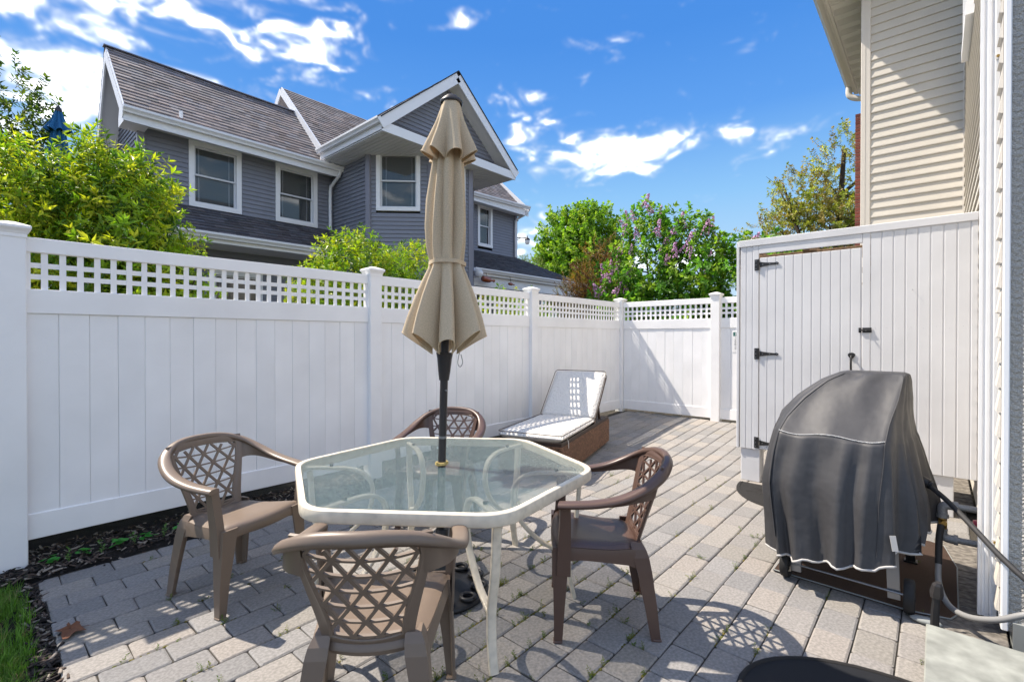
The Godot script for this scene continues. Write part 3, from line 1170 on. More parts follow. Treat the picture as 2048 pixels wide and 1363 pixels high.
		b.box(Vector3(-11.86, 5.93, minf(foot.z, foot.z - 0.02 * sgn)), Vector3(-9.06, 6.13, maxf(foot.z, foot.z - 0.02 * sgn)))
		obj("fascia", b, M.house_trim, h)
	# gable wall, soffit, little roof at its foot
	b = MB.new()
	wall_laps(b, Vector3(-9.46, 0, 0), Zn, X, 6.0, 10.4, 6.15, 8.0, [], ex, func(y: float) -> Array: return [8.2 - (8.0 - y) * 1.13, 8.2 + (8.0 - y) * 1.13])
	siding(b, h)
	b = MB.new()
	var sup := Vector3(-0.36, 0.16, 0)
	shingles(b, Vector3(-9.09, 6.12, -6.05), Zn, sup.normalized(), sup.length(), func(v: float) -> Array: return [0.12 + v, 4.18 - v], dark * 1.3, rr)
	roof_part(b, h)
	b = MB.new()
	b.box(Vector3(-11.86, 5.90, -10.38), Vector3(-9.10, 5.92, -6.02))
	obj("bay_soffit", b, M.house_soffit, h)
	b = MB.new()
	b.box(Vector3(-9.10, 5.885, -10.40), Vector3(-9.06, 6.10, -6.0))
	obj("fascia", b, M.house_trim, h)
	b = MB.new()
	for k in 38:
		b.box(Vector3(-11.85, 5.886, -6.06 - 0.113 * k), Vector3(-9.11, 5.899, -6.16 - 0.113 * k))
	obj("soffit_strips", b, M.house_soffit, h).set_meta("kind", "stuff")

	# lower roof skirt along the ground floor
	var ls := Vector3(-1.0, 0.72, 0)
	b = MB.new()
	shingles(b, Vector3(-11.3, 3.56, -1.4), Zn, ls.normalized(), ls.length(), func(_v: float) -> Array: return [0.0, 5.19], dark * 1.25, rr)
	roof_part(b, h)
	gutter("gutter", Vector3(-11.3, 3.44, -1.4), Vector3(-11.3, 3.44, -6.59), X, M.house_trim, h)
	b = MB.new()
	b.box(Vector3(-11.33, 3.36, -6.59), Vector3(-11.302, 3.55, -1.4))
	b.box(Vector3(-12.3, 3.37, -6.59), Vector3(-11.332, 3.39, -1.4))
	obj("fascia", b, M.house_trim, h)

	# porch roof at the far end
	var ps := Vector3(-1.8, 0.98, 0)
	b = MB.new()
	shingles(b, Vector3(-10.5, 3.50, -10.1), Zn, ps.normalized(), ps.length(), func(v: float) -> Array: return [0.0, 6.1 - v * 0.95], dark, rr)
	roof_part(b, h)
	b = MB.new()
	var ps2 := Vector3(0, 0.98, 1.95)
	shingles(b, Vector3(-10.5, 3.50, -16.2), Vector3(-1, 0, 0), ps2.normalized(), ps2.length(), func(v: float) -> Array: return [v * 0.85, 3.0], dark, rr)
	roof_part(b, h)
	gutter("gutter", Vector3(-10.5, 3.38, -10.1), Vector3(-10.5, 3.38, -16.25), X, M.house_trim, h)
	b = MB.new()
	b.box(Vector3(-10.60, 3.30, -16.2), Vector3(-10.505, 3.49, -10.1))
	obj("fascia", b, M.house_trim, h)
	b = MB.new()
	b.box(Vector3(-10.75, 2.98, -16.0), Vector3(-10.62, 3.30, -10.1))
	obj("porch_beam", b, M.house_trim, h)
	for z in [-15.9, -13.6]:
		b = MB.new()
		b.cbox(Vector3(-10.76, -0.05, z - 0.07), Vector3(-10.62, 2.98, z + 0.07), 0.01)
		obj("porch_post", b, M.corner_trim, h)
	b = MB.new()
	b.box(Vector3(-12.3, 3.05, -16.0), Vector3(-10.76, 3.07, -10.1))
	obj("porch_ceiling", b, M.house_soffit, h)
	# downspouts
	b = MB.new()
	b.tube(smooth_path([Vector3(-11.78, 5.80, -6.50), Vector3(-11.80, 5.66, -6.50), Vector3(-12.10, 5.46, -6.47), Vector3(-12.21, 5.30, -6.46), Vector3(-12.21, 4.25, -6.46)], 5), 0.042)
	obj("downspout", b, M.house_trim, h)
	b = MB.new()
	b.tube([Vector3(-11.75, 6.08, -6.25), Vector3(-11.75, 5.86, -6.30)], 0.035)
	obj("downspout", b, M.house_trim, h)
	b = MB.new()
	b.tube(smooth_path([Vector3(-11.78, 6.25, -14.2), Vector3(-11.84, 6.12, -14.2), Vector3(-12.18, 5.92, -14.05), Vector3(-12.22, 5.7, -14.04), Vector3(-12.22, 4.48, -14.04)], 5), 0.045)
	obj("downspout", b, M.house_trim, h)
	b = MB.new()
	b.tube(smooth_path([Vector3(-10.44, 3.40, -15.9), Vector3(-10.45, 3.28, -15.9), Vector3(-10.60, 3.12, -15.96), Vector3(-10.60, 2.2, -15.96)], 4), 0.04)
	obj("downspout", b, M.house_trim, h)
	# vent pipe stub on the gutter edge
	b = MB.new()
	b.tube([Vector3(-11.95, 5.98, -3.0), Vector3(-11.95, 6.14, -3.0)], 0.035)
	obj("vent_stub", b, M.house_trim, h)
	# dark fill so that nothing shows through
	b = MB.new()
	b.box(Vector3(-16.8, -0.05, -14.05), Vector3(-12.82, 5.7, -2.45))
	obj("inner_core", b, M.room_dark, h)
	b = MB.new()
	b.box(Vector3(-12.80, 0.0, -9.9), Vector3(-10.75, 5.85, -6.9))
	obj("inner_core", b, M.room_dark, h)

func siding(b: MB, h: Node) -> void:
	obj("lap_siding", b, M.grey_siding, h).set_meta("kind", "stuff")

func roof_part(b: MB, h: Node) -> void:
	obj("shingle_roof", b, M.shingle, h).set_meta("kind", "stuff")

# ---------------------------------------------------------------- beige house on the right
const BX := 0.245
const BZ := -7.9
func build_beige_house() -> void:
	var h := thing("beige_house", "beige vinyl-sided house with white downspout rising beside the patio", "house", Vector3(0.3, 0, -6.0))
	var ex := 0.1143
	var X := Vector3(1, 0, 0)
	var Z := Vector3(0, 0, 1)
	# face toward the patio beyond the shower: each course is a board
	var y := 0.10
	while y < 6.9:
		var b := MB.new()
		lap(b, Vector3(-0.67, 0, BZ), Vector3(BX, 0, BZ), Z, y, y + ex, 0.021)
		b.box(Vector3(-0.67, y, BZ - 0.04), Vector3(BX, y + ex, BZ - 0.004))
		obj("siding_course", b, M.beige_siding, h)
		y += ex
	# side wall along the patio
	y = 0.10
	while y < 6.9:
		var b := MB.new()
		lap(b, Vector3(BX, 0, BZ), Vector3(BX, 0, -3.24), Vector3(-1, 0, 0), y, y + ex, 0.017)
		b.box(Vector3(BX + 0.004, y, BZ), Vector3(BX + 0.06, y + ex, -3.24))
		obj("siding_course", b, M.beige_siding, h)
		y += ex
	# outer corner board of the far face and the inner corner
	var b := MB.new()
	b.cbox(Vector3(-0.775, 0.0, BZ - 0.08), Vector3(-0.67, 6.9, BZ + 0.026), 0.006)
	b.box(Vector3(-0.732, 0.02, BZ + 0.0262), Vector3(-0.727, 6.9, BZ + 0.029))
	obj("corner_board", b, M.beige_trim, h)
	b = MB.new()
	b.box(Vector3(BX - 0.028, 0.0, BZ), Vector3(BX, 6.9, BZ + 0.028))
	obj("inner_corner_board", b, M.beige_trim, h)
	# west wall behind the corner
	b = MB.new()
	b.box(Vector3(-0.77, 0.0, -11.4), Vector3(-0.70, 6.0, BZ - 0.09))
	obj("side_wall", b, M.beige_siding, h)
	# eave: soffit panels, fascia, gutter, elbow
	var yb := 6.0
	var k := 0
	var z := -7.1
	while z > -11.1:
		b = MB.new()
		var x1 := -0.77 if z < BZ else -0.80
		b.box(Vector3(-1.14, yb + 0.002, z - 0.286), Vector3(x1, yb + 0.018, z))
		for q in 5:
			b.box(Vector3(-1.12, yb - 0.006, z - 0.14 - q * 0.026), Vector3(x1, yb + 0.0018, z - 0.154 - q * 0.026))
		obj("soffit_panel", b, M.beige_soffit, h)
		z -= 0.30
		k += 1
	b = MB.new()
	b.box(Vector3(-1.175, yb - 0.03, -11.15), Vector3(-1.14, yb + 0.03, -7.1))
	obj("soffit_trim", b, M.beige_trim, h)
	b = MB.new()
	b.box(Vector3(-1.20, yb - 0.02, -11.15), Vector3(-1.18, yb + 0.20, -7.1))
	obj("fascia", b, M.beige_trim, h)
	gutter("gutter", Vector3(-1.205, yb + 0.05, -7.1), Vector3(-1.205, yb + 0.05, -11.2), Vector3(-1, 0, 0), M.beige_trim, h)
	b = MB.new()
	b.tube(smooth_path([Vector3(-1.26, yb + 0.06, -10.95), Vector3(-1.25, yb - 0.10, -10.95), Vector3(-1.10, yb - 0.20, -10.95), Vector3(-0.80, yb - 0.24, -10.95)], 5), 0.05)
	obj("downspout_elbow", b, M.beige_trim, h)
	# roof slab over it
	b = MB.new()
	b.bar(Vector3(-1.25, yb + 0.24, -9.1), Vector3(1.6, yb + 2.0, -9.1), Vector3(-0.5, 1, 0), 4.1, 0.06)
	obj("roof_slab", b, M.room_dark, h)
	# chimney of red brick beyond the corner
	b = MB.new()
	b.box(Vector3(-1.165, 0.0, -11.6), Vector3(-0.775, 5.55, -11.02))
	var ch := obj("chimney", b, M.mortar, h)
	var bm := MB.new()
	bm.cham(Vector3(0.19, 0.057, 0.012), 0.003, Transform3D())
	var brick := bm.mesh()
	bm = MB.new()
	bm.cham(Vector3(0.012, 0.057, 0.19), 0.003, Transform3D())
	var brick_side := bm.mesh()
	var row := 0
	var yy := 1.9
	while yy < 5.52:
		for q in ([[-1.072, 0.98], [-0.872, 0.98]] if row % 2 else [[-1.122, 0.46], [-0.972, 0.98], [-0.822, 0.46]]):
			put("brick", brick, M["brick_%d" % (rng.randi() % 4)], ch, Transform3D(Basis.from_scale(Vector3(q[1], 1, 1)), Vector3(q[0], yy, -11.014)))
		row += 1
		yy += 0.067
	# window casing high on the side wall
	b = MB.new()
	b.box(Vector3(BX - 0.07, 4.25, -6.9), Vector3(BX + 0.02, 4.36, -5.9))
	b.box(Vector3(BX - 0.06, 4.36, -6.9), Vector3(BX + 0.02, 5.9, -6.78))
	b.box(Vector3(BX - 0.06, 4.36, -6.02), Vector3(BX + 0.02, 5.9, -5.9))
	obj("window_casing", b, M.white_metal, h)
	b = MB.new()
	b.box(Vector3(BX - 0.024, 4.36, -6.78), Vector3(BX - 0.020, 5.9, -6.02))
	obj("window_pane", b, M.window_glass, h)
	# wall end facing the camera: white corner strip and embossed panel
	b = MB.new()
	b.cbox(Vector3(0.222, 0.055, -3.245), Vector3(0.246, 6.9, -3.10), 0.004)
	obj("corner_strip", b, M.white_metal, h)
	b = MB.new()
	b.box(Vector3(0.247, 0.055, -3.24), Vector3(0.52, 6.9, -3.115))
	obj("embossed_panel", b, M.embossed, h)
	# scalloped edge of the siding profile beside the strip
	b = MB.new()
	y = 0.12
	while y < 6.8:
		b.loft([PackedVector3Array([Vector3(0.2205, y, -3.14), Vector3(0.2205, y + ex * 0.96, -3.14), Vector3(0.206, y + ex * 0.06, -3.14)]), PackedVector3Array([Vector3(0.2205, y, -3.24), Vector3(0.2205, y + ex * 0.96, -3.24), Vector3(0.206, y + ex * 0.06, -3.24)])])
		y += ex
	obj("siding_edge", b, M.beige_trim, h).set_meta("kind", "stuff")
	# ribbed downspout
	var ds := MB.new()
	var prof := PackedVector2Array()
	for q in [[-0.036, -0.026], [-0.024, -0.026], [-0.020, -0.021], [-0.012, -0.021], [-0.008, -0.026], [0.004, -0.026], [0.008, -0.021], [0.016, -0.021], [0.020, -0.026], [0.036, -0.026], [0.036, 0.026], [-0.036, 0.026]]:
		prof.append(Vector2(q[0], -q[1]))
	var ra := PackedVector3Array()
	var rb := PackedVector3Array()
	for q in prof:
		ra.append(Vector3(0.186 + q.x * 0.92, 0.03, -3.29 + q.y))
		rb.append(Vector3(0.186 + q.x * 0.92, 6.6, -3.29 + q.y))
	ds.loft([ra, rb])
	var dsp := obj("downspout", ds, M.white_metal, h)
	for yq in [0.40, 2.72]:
		b = MB.new()
		b.box(Vector3(0.200, yq - 0.012, -3.262), Vector3(0.221, yq + 0.012, -3.258))
		obj("strap", b, M.white_metal, dsp)
		b = MB.new()
		b.tube([Vector3(0.211, yq, -3.2575), Vector3(0.211, yq, -3.250)], 0.006)
		obj("strap_screw", b, M.brass, dsp)
	# foundation of stone under the wall
	b = MB.new()
	b.box(Vector3(0.26, -0.05, BZ), Vector3(0.6, 0.10, -3.1))
	obj("foundation", b, M.stone, h)
	b = MB.new()
	b.box(Vector3(BX + 0.05, 0.12, BZ + 0.02), Vector3(BX + 2.0, 6.9, -3.25))
	obj("inner_core", b, M.beige_trim, h)

# ---------------------------------------------------------------- outdoor shower stall
func build_shower() -> void:
	var Zf := -4.975
	var s := thing("shower_stall", "white beadboard outdoor shower stall with black-hinged door against the beige house", "shower stall", Vector3(-0.6, 0, -5.4))
	# board field: uprights with a bead groove between them
	var boards := func(parent: Node, x0: float, x1: float, n: int, y0: float, y1: float, z: float) -> void:
		var w := (x1 - x0) / n
		for k in n:
			var b := MB.new()
			b.cbox(Vector3(x0 + w * k + 0.0012, y0, z - 0.018), Vector3(x0 + w * (k + 1) - 0.0062, y1, z), 0.003)
			b.cbox(Vector3(x0 + w * (k + 1) - 0.0060, y0, z - 0.018), Vector3(x0 + w * (k + 1) + 0.0008, y1, z - 0.0022), 0.0015)
			obj("board", b, M.shower_white, parent)
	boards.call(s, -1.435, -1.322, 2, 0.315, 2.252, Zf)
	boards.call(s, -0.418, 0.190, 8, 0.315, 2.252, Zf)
	var b := MB.new()
	b.cbox(Vector3(-1.322, 0.315, Zf - 0.02), Vector3(-1.272, 2.252, Zf + 0.002), 0.003)
	obj("jamb", b, M.shower_white, s)
	b = MB.new()
	b.cbox(Vector3(-0.473, 0.315, Zf - 0.02), Vector3(-0.419, 2.252, Zf + 0.002), 0.003)
	obj("jamb", b, M.shower_white, s)
	b = MB.new()
	b.cbox(Vector3(0.190, 0.315, Zf - 0.02), Vector3(0.226, 2.252, Zf + 0.003), 0.003)
	obj("jamb", b, M.shower_white, s)
	b = MB.new()
	b.cbox(Vector3(-1.271, 2.176, Zf - 0.02), Vector3(-0.474, 2.252, Zf + 0.003), 0.003)
	obj("lintel", b, M.shower_white, s)
	b = MB.new()
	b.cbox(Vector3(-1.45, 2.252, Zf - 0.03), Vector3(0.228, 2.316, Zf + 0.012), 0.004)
	obj("top_rail", b, M.shower_white, s)
	# back side of the frame and the side wall
	b = MB.new()
	b.cbox(Vector3(-1.47, 0.31, -6.5), Vector3(-1.445, 2.31, Zf + 0.003), 0.004)
	obj("side_wall", b, M.shower_white, s)
	b = MB.new()
	b.cbox(Vector3(-1.43, 2.08, -5.10), Vector3(0.225, 2.17, -5.06), 0.004)
	b.cbox(Vector3(-0.95, 2.20, -6.5), Vector3(-0.90, 2.29, -5.0), 0.004)
	b.cbox(Vector3(-1.44, 2.20, -6.5), Vector3(-1.39, 2.29, -5.0), 0.004)
	obj("timber_frame", b, M.raw_wood, s)
	b = MB.new()
	b.box(Vector3(-1.44, 0.31, -6.55), Vector3(0.22, 1.95, -6.52))
	obj("back_wall", b, M.shower_white, s)
	# lattice over the back, seen above the door
	for k in 12:
		b = MB.new()
		b.bar(Vector3(-1.4 + 0.13 * k, 1.96, -6.50), Vector3(-1.15 + 0.13 * k, 2.28, -6.50), Vector3(0, 0, 1), 0.03, 0.01)
		b.bar(Vector3(-1.15 + 0.13 * k, 1.96, -6.489), Vector3(-1.4 + 0.13 * k, 2.28, -6.489), Vector3(0, 0, 1), 0.03, 0.01)
		obj("lattice_slat", b, M.raw_wood, s)
	# posts below the panels
	for q in [[-1.432, -1.262], [-0.02, 0.10]]:
		b = MB.new()
		b.cbox(Vector3(q[0], 0.0, Zf - 0.16), Vector3(q[1], 0.32, Zf - 0.019), 0.005)
		obj("foot_post", b, M.shower_white, s)
	# slatted floor
	for k in 11:
		b = MB.new()
		b.cbox(Vector3(-1.24, 0.035, -5.26 - 0.118 * k), Vector3(0.22, 0.07, -5.16 - 0.118 * k), 0.004)
		obj("floor_slat", b, M.weathered_wood, s)
	# door
	var d := Node3D.new()
	d.name = "door"
	s.add_child(d)
	d.position = -base_of[s]
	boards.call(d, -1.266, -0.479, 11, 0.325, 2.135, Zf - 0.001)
	b = MB.new()
	for y in [0.45, 1.2, 1.98]:
		b.box(Vector3(-1.26, y, Zf - 0.045), Vector3(-0.485, y + 0.09, Zf - 0.0195))
	obj("brace", b, M.shower_white, d)
	for y in [2.07, 1.228, 0.384]:
		b = MB.new()
		var z := Zf + 0.003
		b.cham(Vector3(0.030, 0.105, 0.005), 0.0015, Transform3D(Basis(), Vector3(-1.292, y, z + 0.0025)))
		b.tube([Vector3(-1.270, y - 0.052, z + 0.006), Vector3(-1.270, y + 0.052, z + 0.006)], 0.007)
		var r0 := PackedVector3Array([Vector3(-1.262, y - 0.024, z), Vector3(-1.262, y + 0.024, z), Vector3(-1.19, y + 0.013, z), Vector3(-1.135, y + 0.009, z), Vector3(-1.115, y + 0.014, z), Vector3(-1.098, y, z), Vector3(-1.115, y - 0.014, z), Vector3(-1.135, y - 0.009, z), Vector3(-1.19, y - 0.013, z)])
		var r1 := PackedVector3Array()
		for q in r0: r1.append(q + Vector3(0, 0, 0.005))
		b.loft([r0, r1])
		var hg := obj("hinge", b, M.iron, d)
		b = MB.new()
		for q in [[-1.294, 0.036], [-1.294, 0.0], [-1.294, -0.036], [-1.235, 0.0], [-1.175, 0.0], [-1.115, 0.0]]:
			b.tube([Vector3(q[0], y + q[1], z + 0.004), Vector3(q[0], y + q[1], z + 0.0075)], 0.0042, -1.0, 8)
		obj("screw_heads", b, M.steel, hg)
	# slide latch
	b = MB.new()
	b.cham(Vector3(0.020, 0.042, 0.005), 0.001, Transform3D(Basis(), Vector3(-0.487, 1.443, Zf + 0.004)))
	b.cham(Vector3(0.062, 0.042, 0.005), 0.001, Transform3D(Basis(), Vector3(-0.440, 1.443, Zf + 0.006)))
	b.tube([Vector3(-0.495, 1.443, Zf + 0.013), Vector3(-0.412, 1.443, Zf + 0.013)], 0.006)
	b.tube([Vector3(-0.445, 1.443, Zf + 0.013), Vector3(-0.445, 1.432, Zf + 0.03)], 0.005)
	obj("latch", b, M.iron, d)
	# pull handle with a heart-shaped plate
	b = MB.new()
	var hp := [Vector3(-0.545, 1.195, 0), Vector3(-0.568, 1.222, 0), Vector3(-0.571, 1.240, 0), Vector3(-0.560, 1.250, 0), Vector3(-0.545, 1.254, 0), Vector3(-0.530, 1.250, 0), Vector3(-0.519, 1.240, 0), Vector3(-0.522, 1.222, 0)]
	var h0 := PackedVector3Array()
	var h1 := PackedVector3Array()
	for q in hp:
		h0.append(q + Vector3(0, 0, Zf + 0.001))
		h1.append(q + Vector3(0, 0, Zf + 0.007))
	b.loft([h0, h1])
	b.tube(smooth_path([Vector3(-0.545, 1.226, Zf + 0.006), Vector3(-0.545, 1.22, Zf + 0.03), Vector3(-0.545, 1.16, Zf + 0.045), Vector3(-0.545, 1.08, Zf + 0.03), Vector3(-0.545, 1.06, Zf + 0.005)], 5), 0.008)
	b.cham(Vector3(0.05, 0.02, 0.006), 0.002, Transform3D(Basis(), Vector3(-0.545, 1.055, Zf + 0.003)))
	obj("pull_handle", b, M.iron, d)
	# single nail on the right-hand boards
	b = MB.new()
	b.tube([Vector3(-0.148, 1.760, Zf - 0.001), Vector3(-0.148, 1.762, Zf + 0.022)], 0.0022, -1.0, 6)
	obj("nail", b, M.steel, s)
	# screw heads along the boards
	b = MB.new()
	for k in 9:
		for y in [0.38, 1.46, 2.21]:
			var x := -0.385 + 0.076 * k
			if x < 0.19:
				b.tube([Vector3(x, y + 0.01 * sin(k * 3.0), Zf - 0.001), Vector3(x, y + 0.01 * sin(k * 3.0), Zf + 0.0012)], 0.0026, -1.0, 6)
	obj("screw_heads", b, M.groove, s).set_meta("kind", "stuff")

# ---------------------------------------------------------------- glass table
const TC := Vector3(-2.016, 0, -1.705)
func hexpt(k: int, r: float, y: float) -> Vector3:
	var a := deg_to_rad(23.0 + 60.0 * k)
	return TC + Vector3(cos(a) * r, y, sin(a) * r)

func hex_loop(r: float, y: float, cut: float, seg := 5) -> PackedVector3Array:
	var out := PackedVector3Array()
	for k in 6:
		var v := hexpt(k, r, y)
		var a := v.lerp(hexpt(k + 5, r, y), cut / r)
		var c := v.lerp(hexpt(k + 1, r, y), cut / r)
		for j in seg + 1:
			var t := float(j) / seg
			out.append(a.lerp(v, t).lerp(v.lerp(c, t), t))
	return out

func build_table() -> void:
	var t := thing("patio_table", "six-sided patio table with pebbled glass top and cream metal frame", "table", TC)
	var top := 0.690
	# rim: rounded rectangular tube section
	var b := MB.new()
	var rows := []
	for q in [[0.800, top - 0.004], [0.803, top], [0.826, top], [0.832, top - 0.006], [0.834, top - 0.028], [0.832, top - 0.050], [0.826, top - 0.055], [0.803, top - 0.055], [0.800, top - 0.050]]:
		rows.append(hex_loop(q[0], q[1], 0.115))
	b.grid(rows, true, true)
	obj("rim", b, M.cream_paint, t)
	# glass pane with thickness and a hole for the pole
	b = MB.new()
	var outer := hex_loop(0.799, top - 0.006, 0.115)
	var n := outer.size()
	var r2 := []
	for lev in [top - 0.006, top - 0.011]:
		var ring_o := PackedVector3Array()
		var ring_i := PackedVector3Array()
		for j in n:
			var o := outer[j]
			o.y = lev
			ring_o.append(o)
			var d := (o - TC)
			d.y = 0
			var c := TC + d.normalized() * 0.028
			c.y = lev
			ring_i.append(c)
		for j in n:
			var j2 := (j + 1) % n
			b.quad_out(ring_i[j], ring_o[j], ring_o[j2], ring_i[j2], Vector3.UP if lev > top - 0.008 else Vector3.DOWN)
	obj("glass_top", b, M.table_glass, t)
	# six legs, each with an inner arch running from the rim back to the leg
	for k in 6:
		var a := deg_to_rad(23.0 + 60.0 * k)
		var d := Vector3(cos(a), 0, sin(a))
		var at := func(r: float, y: float) -> Vector3: return TC + d * r + Vector3(0, y, 0)
		b = MB.new()
		var path := smooth_path([at.call(0.745, 0.640), at.call(0.725, 0.42), at.call(0.690, 0.26), at.call(0.690, 0.12), at.call(0.715, 0.0)], 5)
		flat_tube(b, path, d, 0.021, 0.012)
		obj("leg", b, M.cream_paint, t)
		b = MB.new()
		path = smooth_path([at.call(0.795, 0.656), at.call(0.64, 0.660), at.call(0.50, 0.655), at.call(0.415, 0.615), at.call(0.385, 0.53), at.call(0.42, 0.41), at.call(0.54, 0.29), at.call(0.675, 0.235)], 6)
		flat_tube(b, path, d, 0.017, 0.010)
		var ar := obj("arch", b, M.cream_paint, t)
		b = MB.new()
		b.tube([at.call(0.62, 0.662), at.call(0.62, 0.6815)], 0.010)
		obj("glass_pad", b, M.rubber, ar)

# oval metal tube lying in the vertical plane of d
func flat_tube(b: MB, path: Array, d: Vector3, half_w: float, half_t: float) -> void:
	var side := d.cross(Vector3.UP).normalized()
	var rows := []
	for i in path.size():
		var g: Vector3 = (path[mini(i + 1, path.size() - 1)] - path[maxi(i - 1, 0)]).normalized()
		var nn := side.cross(g).normalized()
		var ring := PackedVector3Array()
		for j in 12:
			var a := TAU * j / 12
			var ca := signf(cos(a)) * pow(absf(cos(a)), 0.6)
			var sa := signf(sin(a)) * pow(absf(sin(a)), 0.6)
			ring.append(path[i] + side * ca * half_w + nn * sa * half_t)
		rows.append(ring)
	b.grid(rows, true)
	for e in [0, path.size() - 1]:
		for j in 12:
			b.tri_out(path[e], rows[e][j], rows[e][(j + 1) % 12], path[e] - path[1 if e == 0 else path.size() - 2])

# ---------------------------------------------------------------- closed parasol
func build_parasol() -> void:
	var u := thing("parasol", "closed tan canvas parasol on a dark pole through the glass table", "parasol", TC)
	var right := Vector3(0.7493, 0, -0.6622)
	var ax := func(y: float) -> Vector3: return TC + right * (y - 0.69) * 0.027 + Vector3(0, y, 0)
	var b := MB.new()
	b.tube([ax.call(0.03), ax.call(0.60), ax.call(1.1), ax.call(1.62)], 0.0215, -1.0, 16)
	obj("pole", b, M.dark_bronze, u)
	b = MB.new()
	b.tube([ax.call(1.150), ax.call(1.20), ax.call(1.268), ax.call(1.30)], 0.027, 0.047, 16)
	obj("runner", b, M.dark_bronze, u)
	b = MB.new()
	b.tube([ax.call(1.095), ax.call(1.097) + Vector3(0.035, 0, 0.012)], 0.004, -1.0, 8)
	obj("pin", b, M.steel, u)
	b = MB.new()
	b.tube([ax.call(0.835), ax.call(0.848)], 0.0222, -1.0, 16)
	obj("joint_ring", b, M.steel, u)
	# rope wound round the pole at the glass
	b = MB.new()
	var coil := []
	for i in 50:
		var a := i * 0.42
		coil.append(ax.call(0.694 + i * 0.00025 + 0.003 * sin(a * 3.1)) + Vector3(cos(a), 0, sin(a)) * (0.030 + 0.005 * sin(i * 1.7)))
	b.tube(coil, 0.0042, -1.0, 6)
	obj("rope", b, M.rope, u)
	# main canvas: eight panels folded round the pole, bound by a strap, flaring below it
	var N := 192
	var fold := func(a: float, ph: float) -> float:
		var s := 0.5 + 0.5 * cos(8.0 * a + ph + 0.75 * sin(3.0 * a + 1.0) + 0.3 * sin(5.0 * a))
		return pow(s, 0.8) * (0.80 + 0.20 * sin(3.0 * a + ph * 2.0 + 0.6))
	var levels := [[2.50, 0.062, 0.25, 0.0], [2.40, 0.078, 0.34, 0.1], [2.28, 0.094, 0.36, 0.15], [2.12, 0.112, 0.50, 0.35], [1.98, 0.116, 0.52, 0.55], [1.88, 0.110, 0.50, 0.65], [1.815, 0.096, 0.32, 0.75], [1.785, 0.090, 0.24, 0.8], [1.755, 0.097, 0.34, 0.8], [1.69, 0.128, 0.50, 0.8], [1.60, 0.168, 0.60, 0.8], [1.50, 0.208, 0.66, 0.8], [1.42, 0.236, 0.70, 0.8]]
	var rows := []
	for q in levels:
		var ring := PackedVector3Array()
		for j in N:
			var a := TAU * j / N
			var f: float = fold.call(a, q[3])
			var wob := 1.0 + 0.07 * sin(2.0 * a + 0.5 + q[0] * 1.7) + 0.05 * sin(5.0 * a + q[0] * 4.0) + 0.03 * sin(11.0 * a - q[0] * 6.0)
			var r: float = q[1] * ((1.0 - q[2]) + q[2] * f) * wob
			var below := clampf((1.72 - q[0]) / 0.30, 0.0, 1.0)
			ring.append(ax.call(q[0] - 0.125 * below * below * (1.0 - f)) + Vector3(cos(a) * r, 0, sin(a) * r))
		rows.append(ring)
	b = MB.new()
	b.shell(rows, 0.003, true)
	var cv := obj("canopy", b, M.canvas, u)
	# hem along the lower edge
	b = MB.new()
	var hem := []
	for j in N + 1:
		hem.append(rows[rows.size() - 1][j % N])
	b.tube(hem, 0.0036, -1.0, 6, false)
	obj("hem", b, M.canvas, cv)
	# vent cap on top
	rows = []
	for q in [[2.648, 0.050, 0.05, 0.4], [2.60, 0.066, 0.12, 0.45], [2.54, 0.088, 0.22, 0.5], [2.48, 0.118, 0.36, 0.55], [2.42, 0.150, 0.50, 0.6], [2.37, 0.176, 0.58, 0.6]]:
		var ring := PackedVector3Array()
		for j in N:
			var a := TAU * j / N
			var f: float = fold.call(a + 0.2, q[3])
			var r: float = q[1] * ((1.0 - q[2]) + q[2] * f) * (1.0 + 0.06 * sin(2.0 * a) + 0.04 * sin(5.0 * a + 1.0))
			ring.append(ax.call(q[0] - (0.045 * (1.0 - f) if q[0] < 2.5 else 0.0)) + Vector3(cos(a) * r, 0, sin(a) * r))
		rows.append(ring)
	b = MB.new()
	b.shell(rows, 0.003, true)
	var vc := obj("vent_cap", b, M.canvas, u)
	b = MB.new()
	hem = []
	for j in N + 1:
		hem.append(rows[rows.size() - 1][j % N])
	b.tube(hem, 0.0036, -1.0, 6, false)
	obj("hem", b, M.canvas, vc)
	# strap
	b = MB.new()
	rows = []
	for y in [1.774, 1.784, 1.794]:
		var ring := PackedVector3Array()
		for j in 48:
			var a := TAU * j / 48
			var r := 0.093 * (1.0 + 0.06 * sin(2.0 * a + 3.4) + 0.05 * sin(5.0 * a + 0.8))
			ring.append(ax.call(y) + Vector3(cos(a) * r, 0.004 * sin(a * 2.0), sin(a) * r))
		rows.append(ring)
	b.shell(rows, 0.003, true)
	obj("strap", b, M.canvas, u)
	# finial
	b = MB.new()
	b.lathe(ax.call(2.66) - Vector3(0, 2.66, 0), [[0.058, 2.640], [0.062, 2.648], [0.060, 2.656], [0.050, 2.660], [0.048, 2.668], [0.034, 2.676], [0.030, 2.684], [0.016, 2.692], [0.0, 2.695]], 24)
	obj("finial", b, M.dark_bronze, u)
	# loose cord loop under the canvas
	b = MB.new()
	b.tube(smooth_path([ax.call(1.30) + right * 0.08, ax.call(1.245) + right * 0.072, ax.call(1.222) + right * 0.085, ax.call(1.245) + right * 0.098, ax.call(1.29) + right * 0.088], 5), 0.0022, -1.0, 6)
	obj("cord_loop", b, M.hose_grey, u)
	# cast iron foot with scrolls
	b = MB.new()
	b.lathe(TC, [[0.0, 0.004], [0.245, 0.004], [0.25, 0.015], [0.24, 0.03], [0.215, 0.036], [0.20, 0.030], [0.16, 0.034], [0.10, 0.06], [0.045, 0.09], [0.035, 0.30], [0.035, 0.34], [0.0, 0.34]], 32)
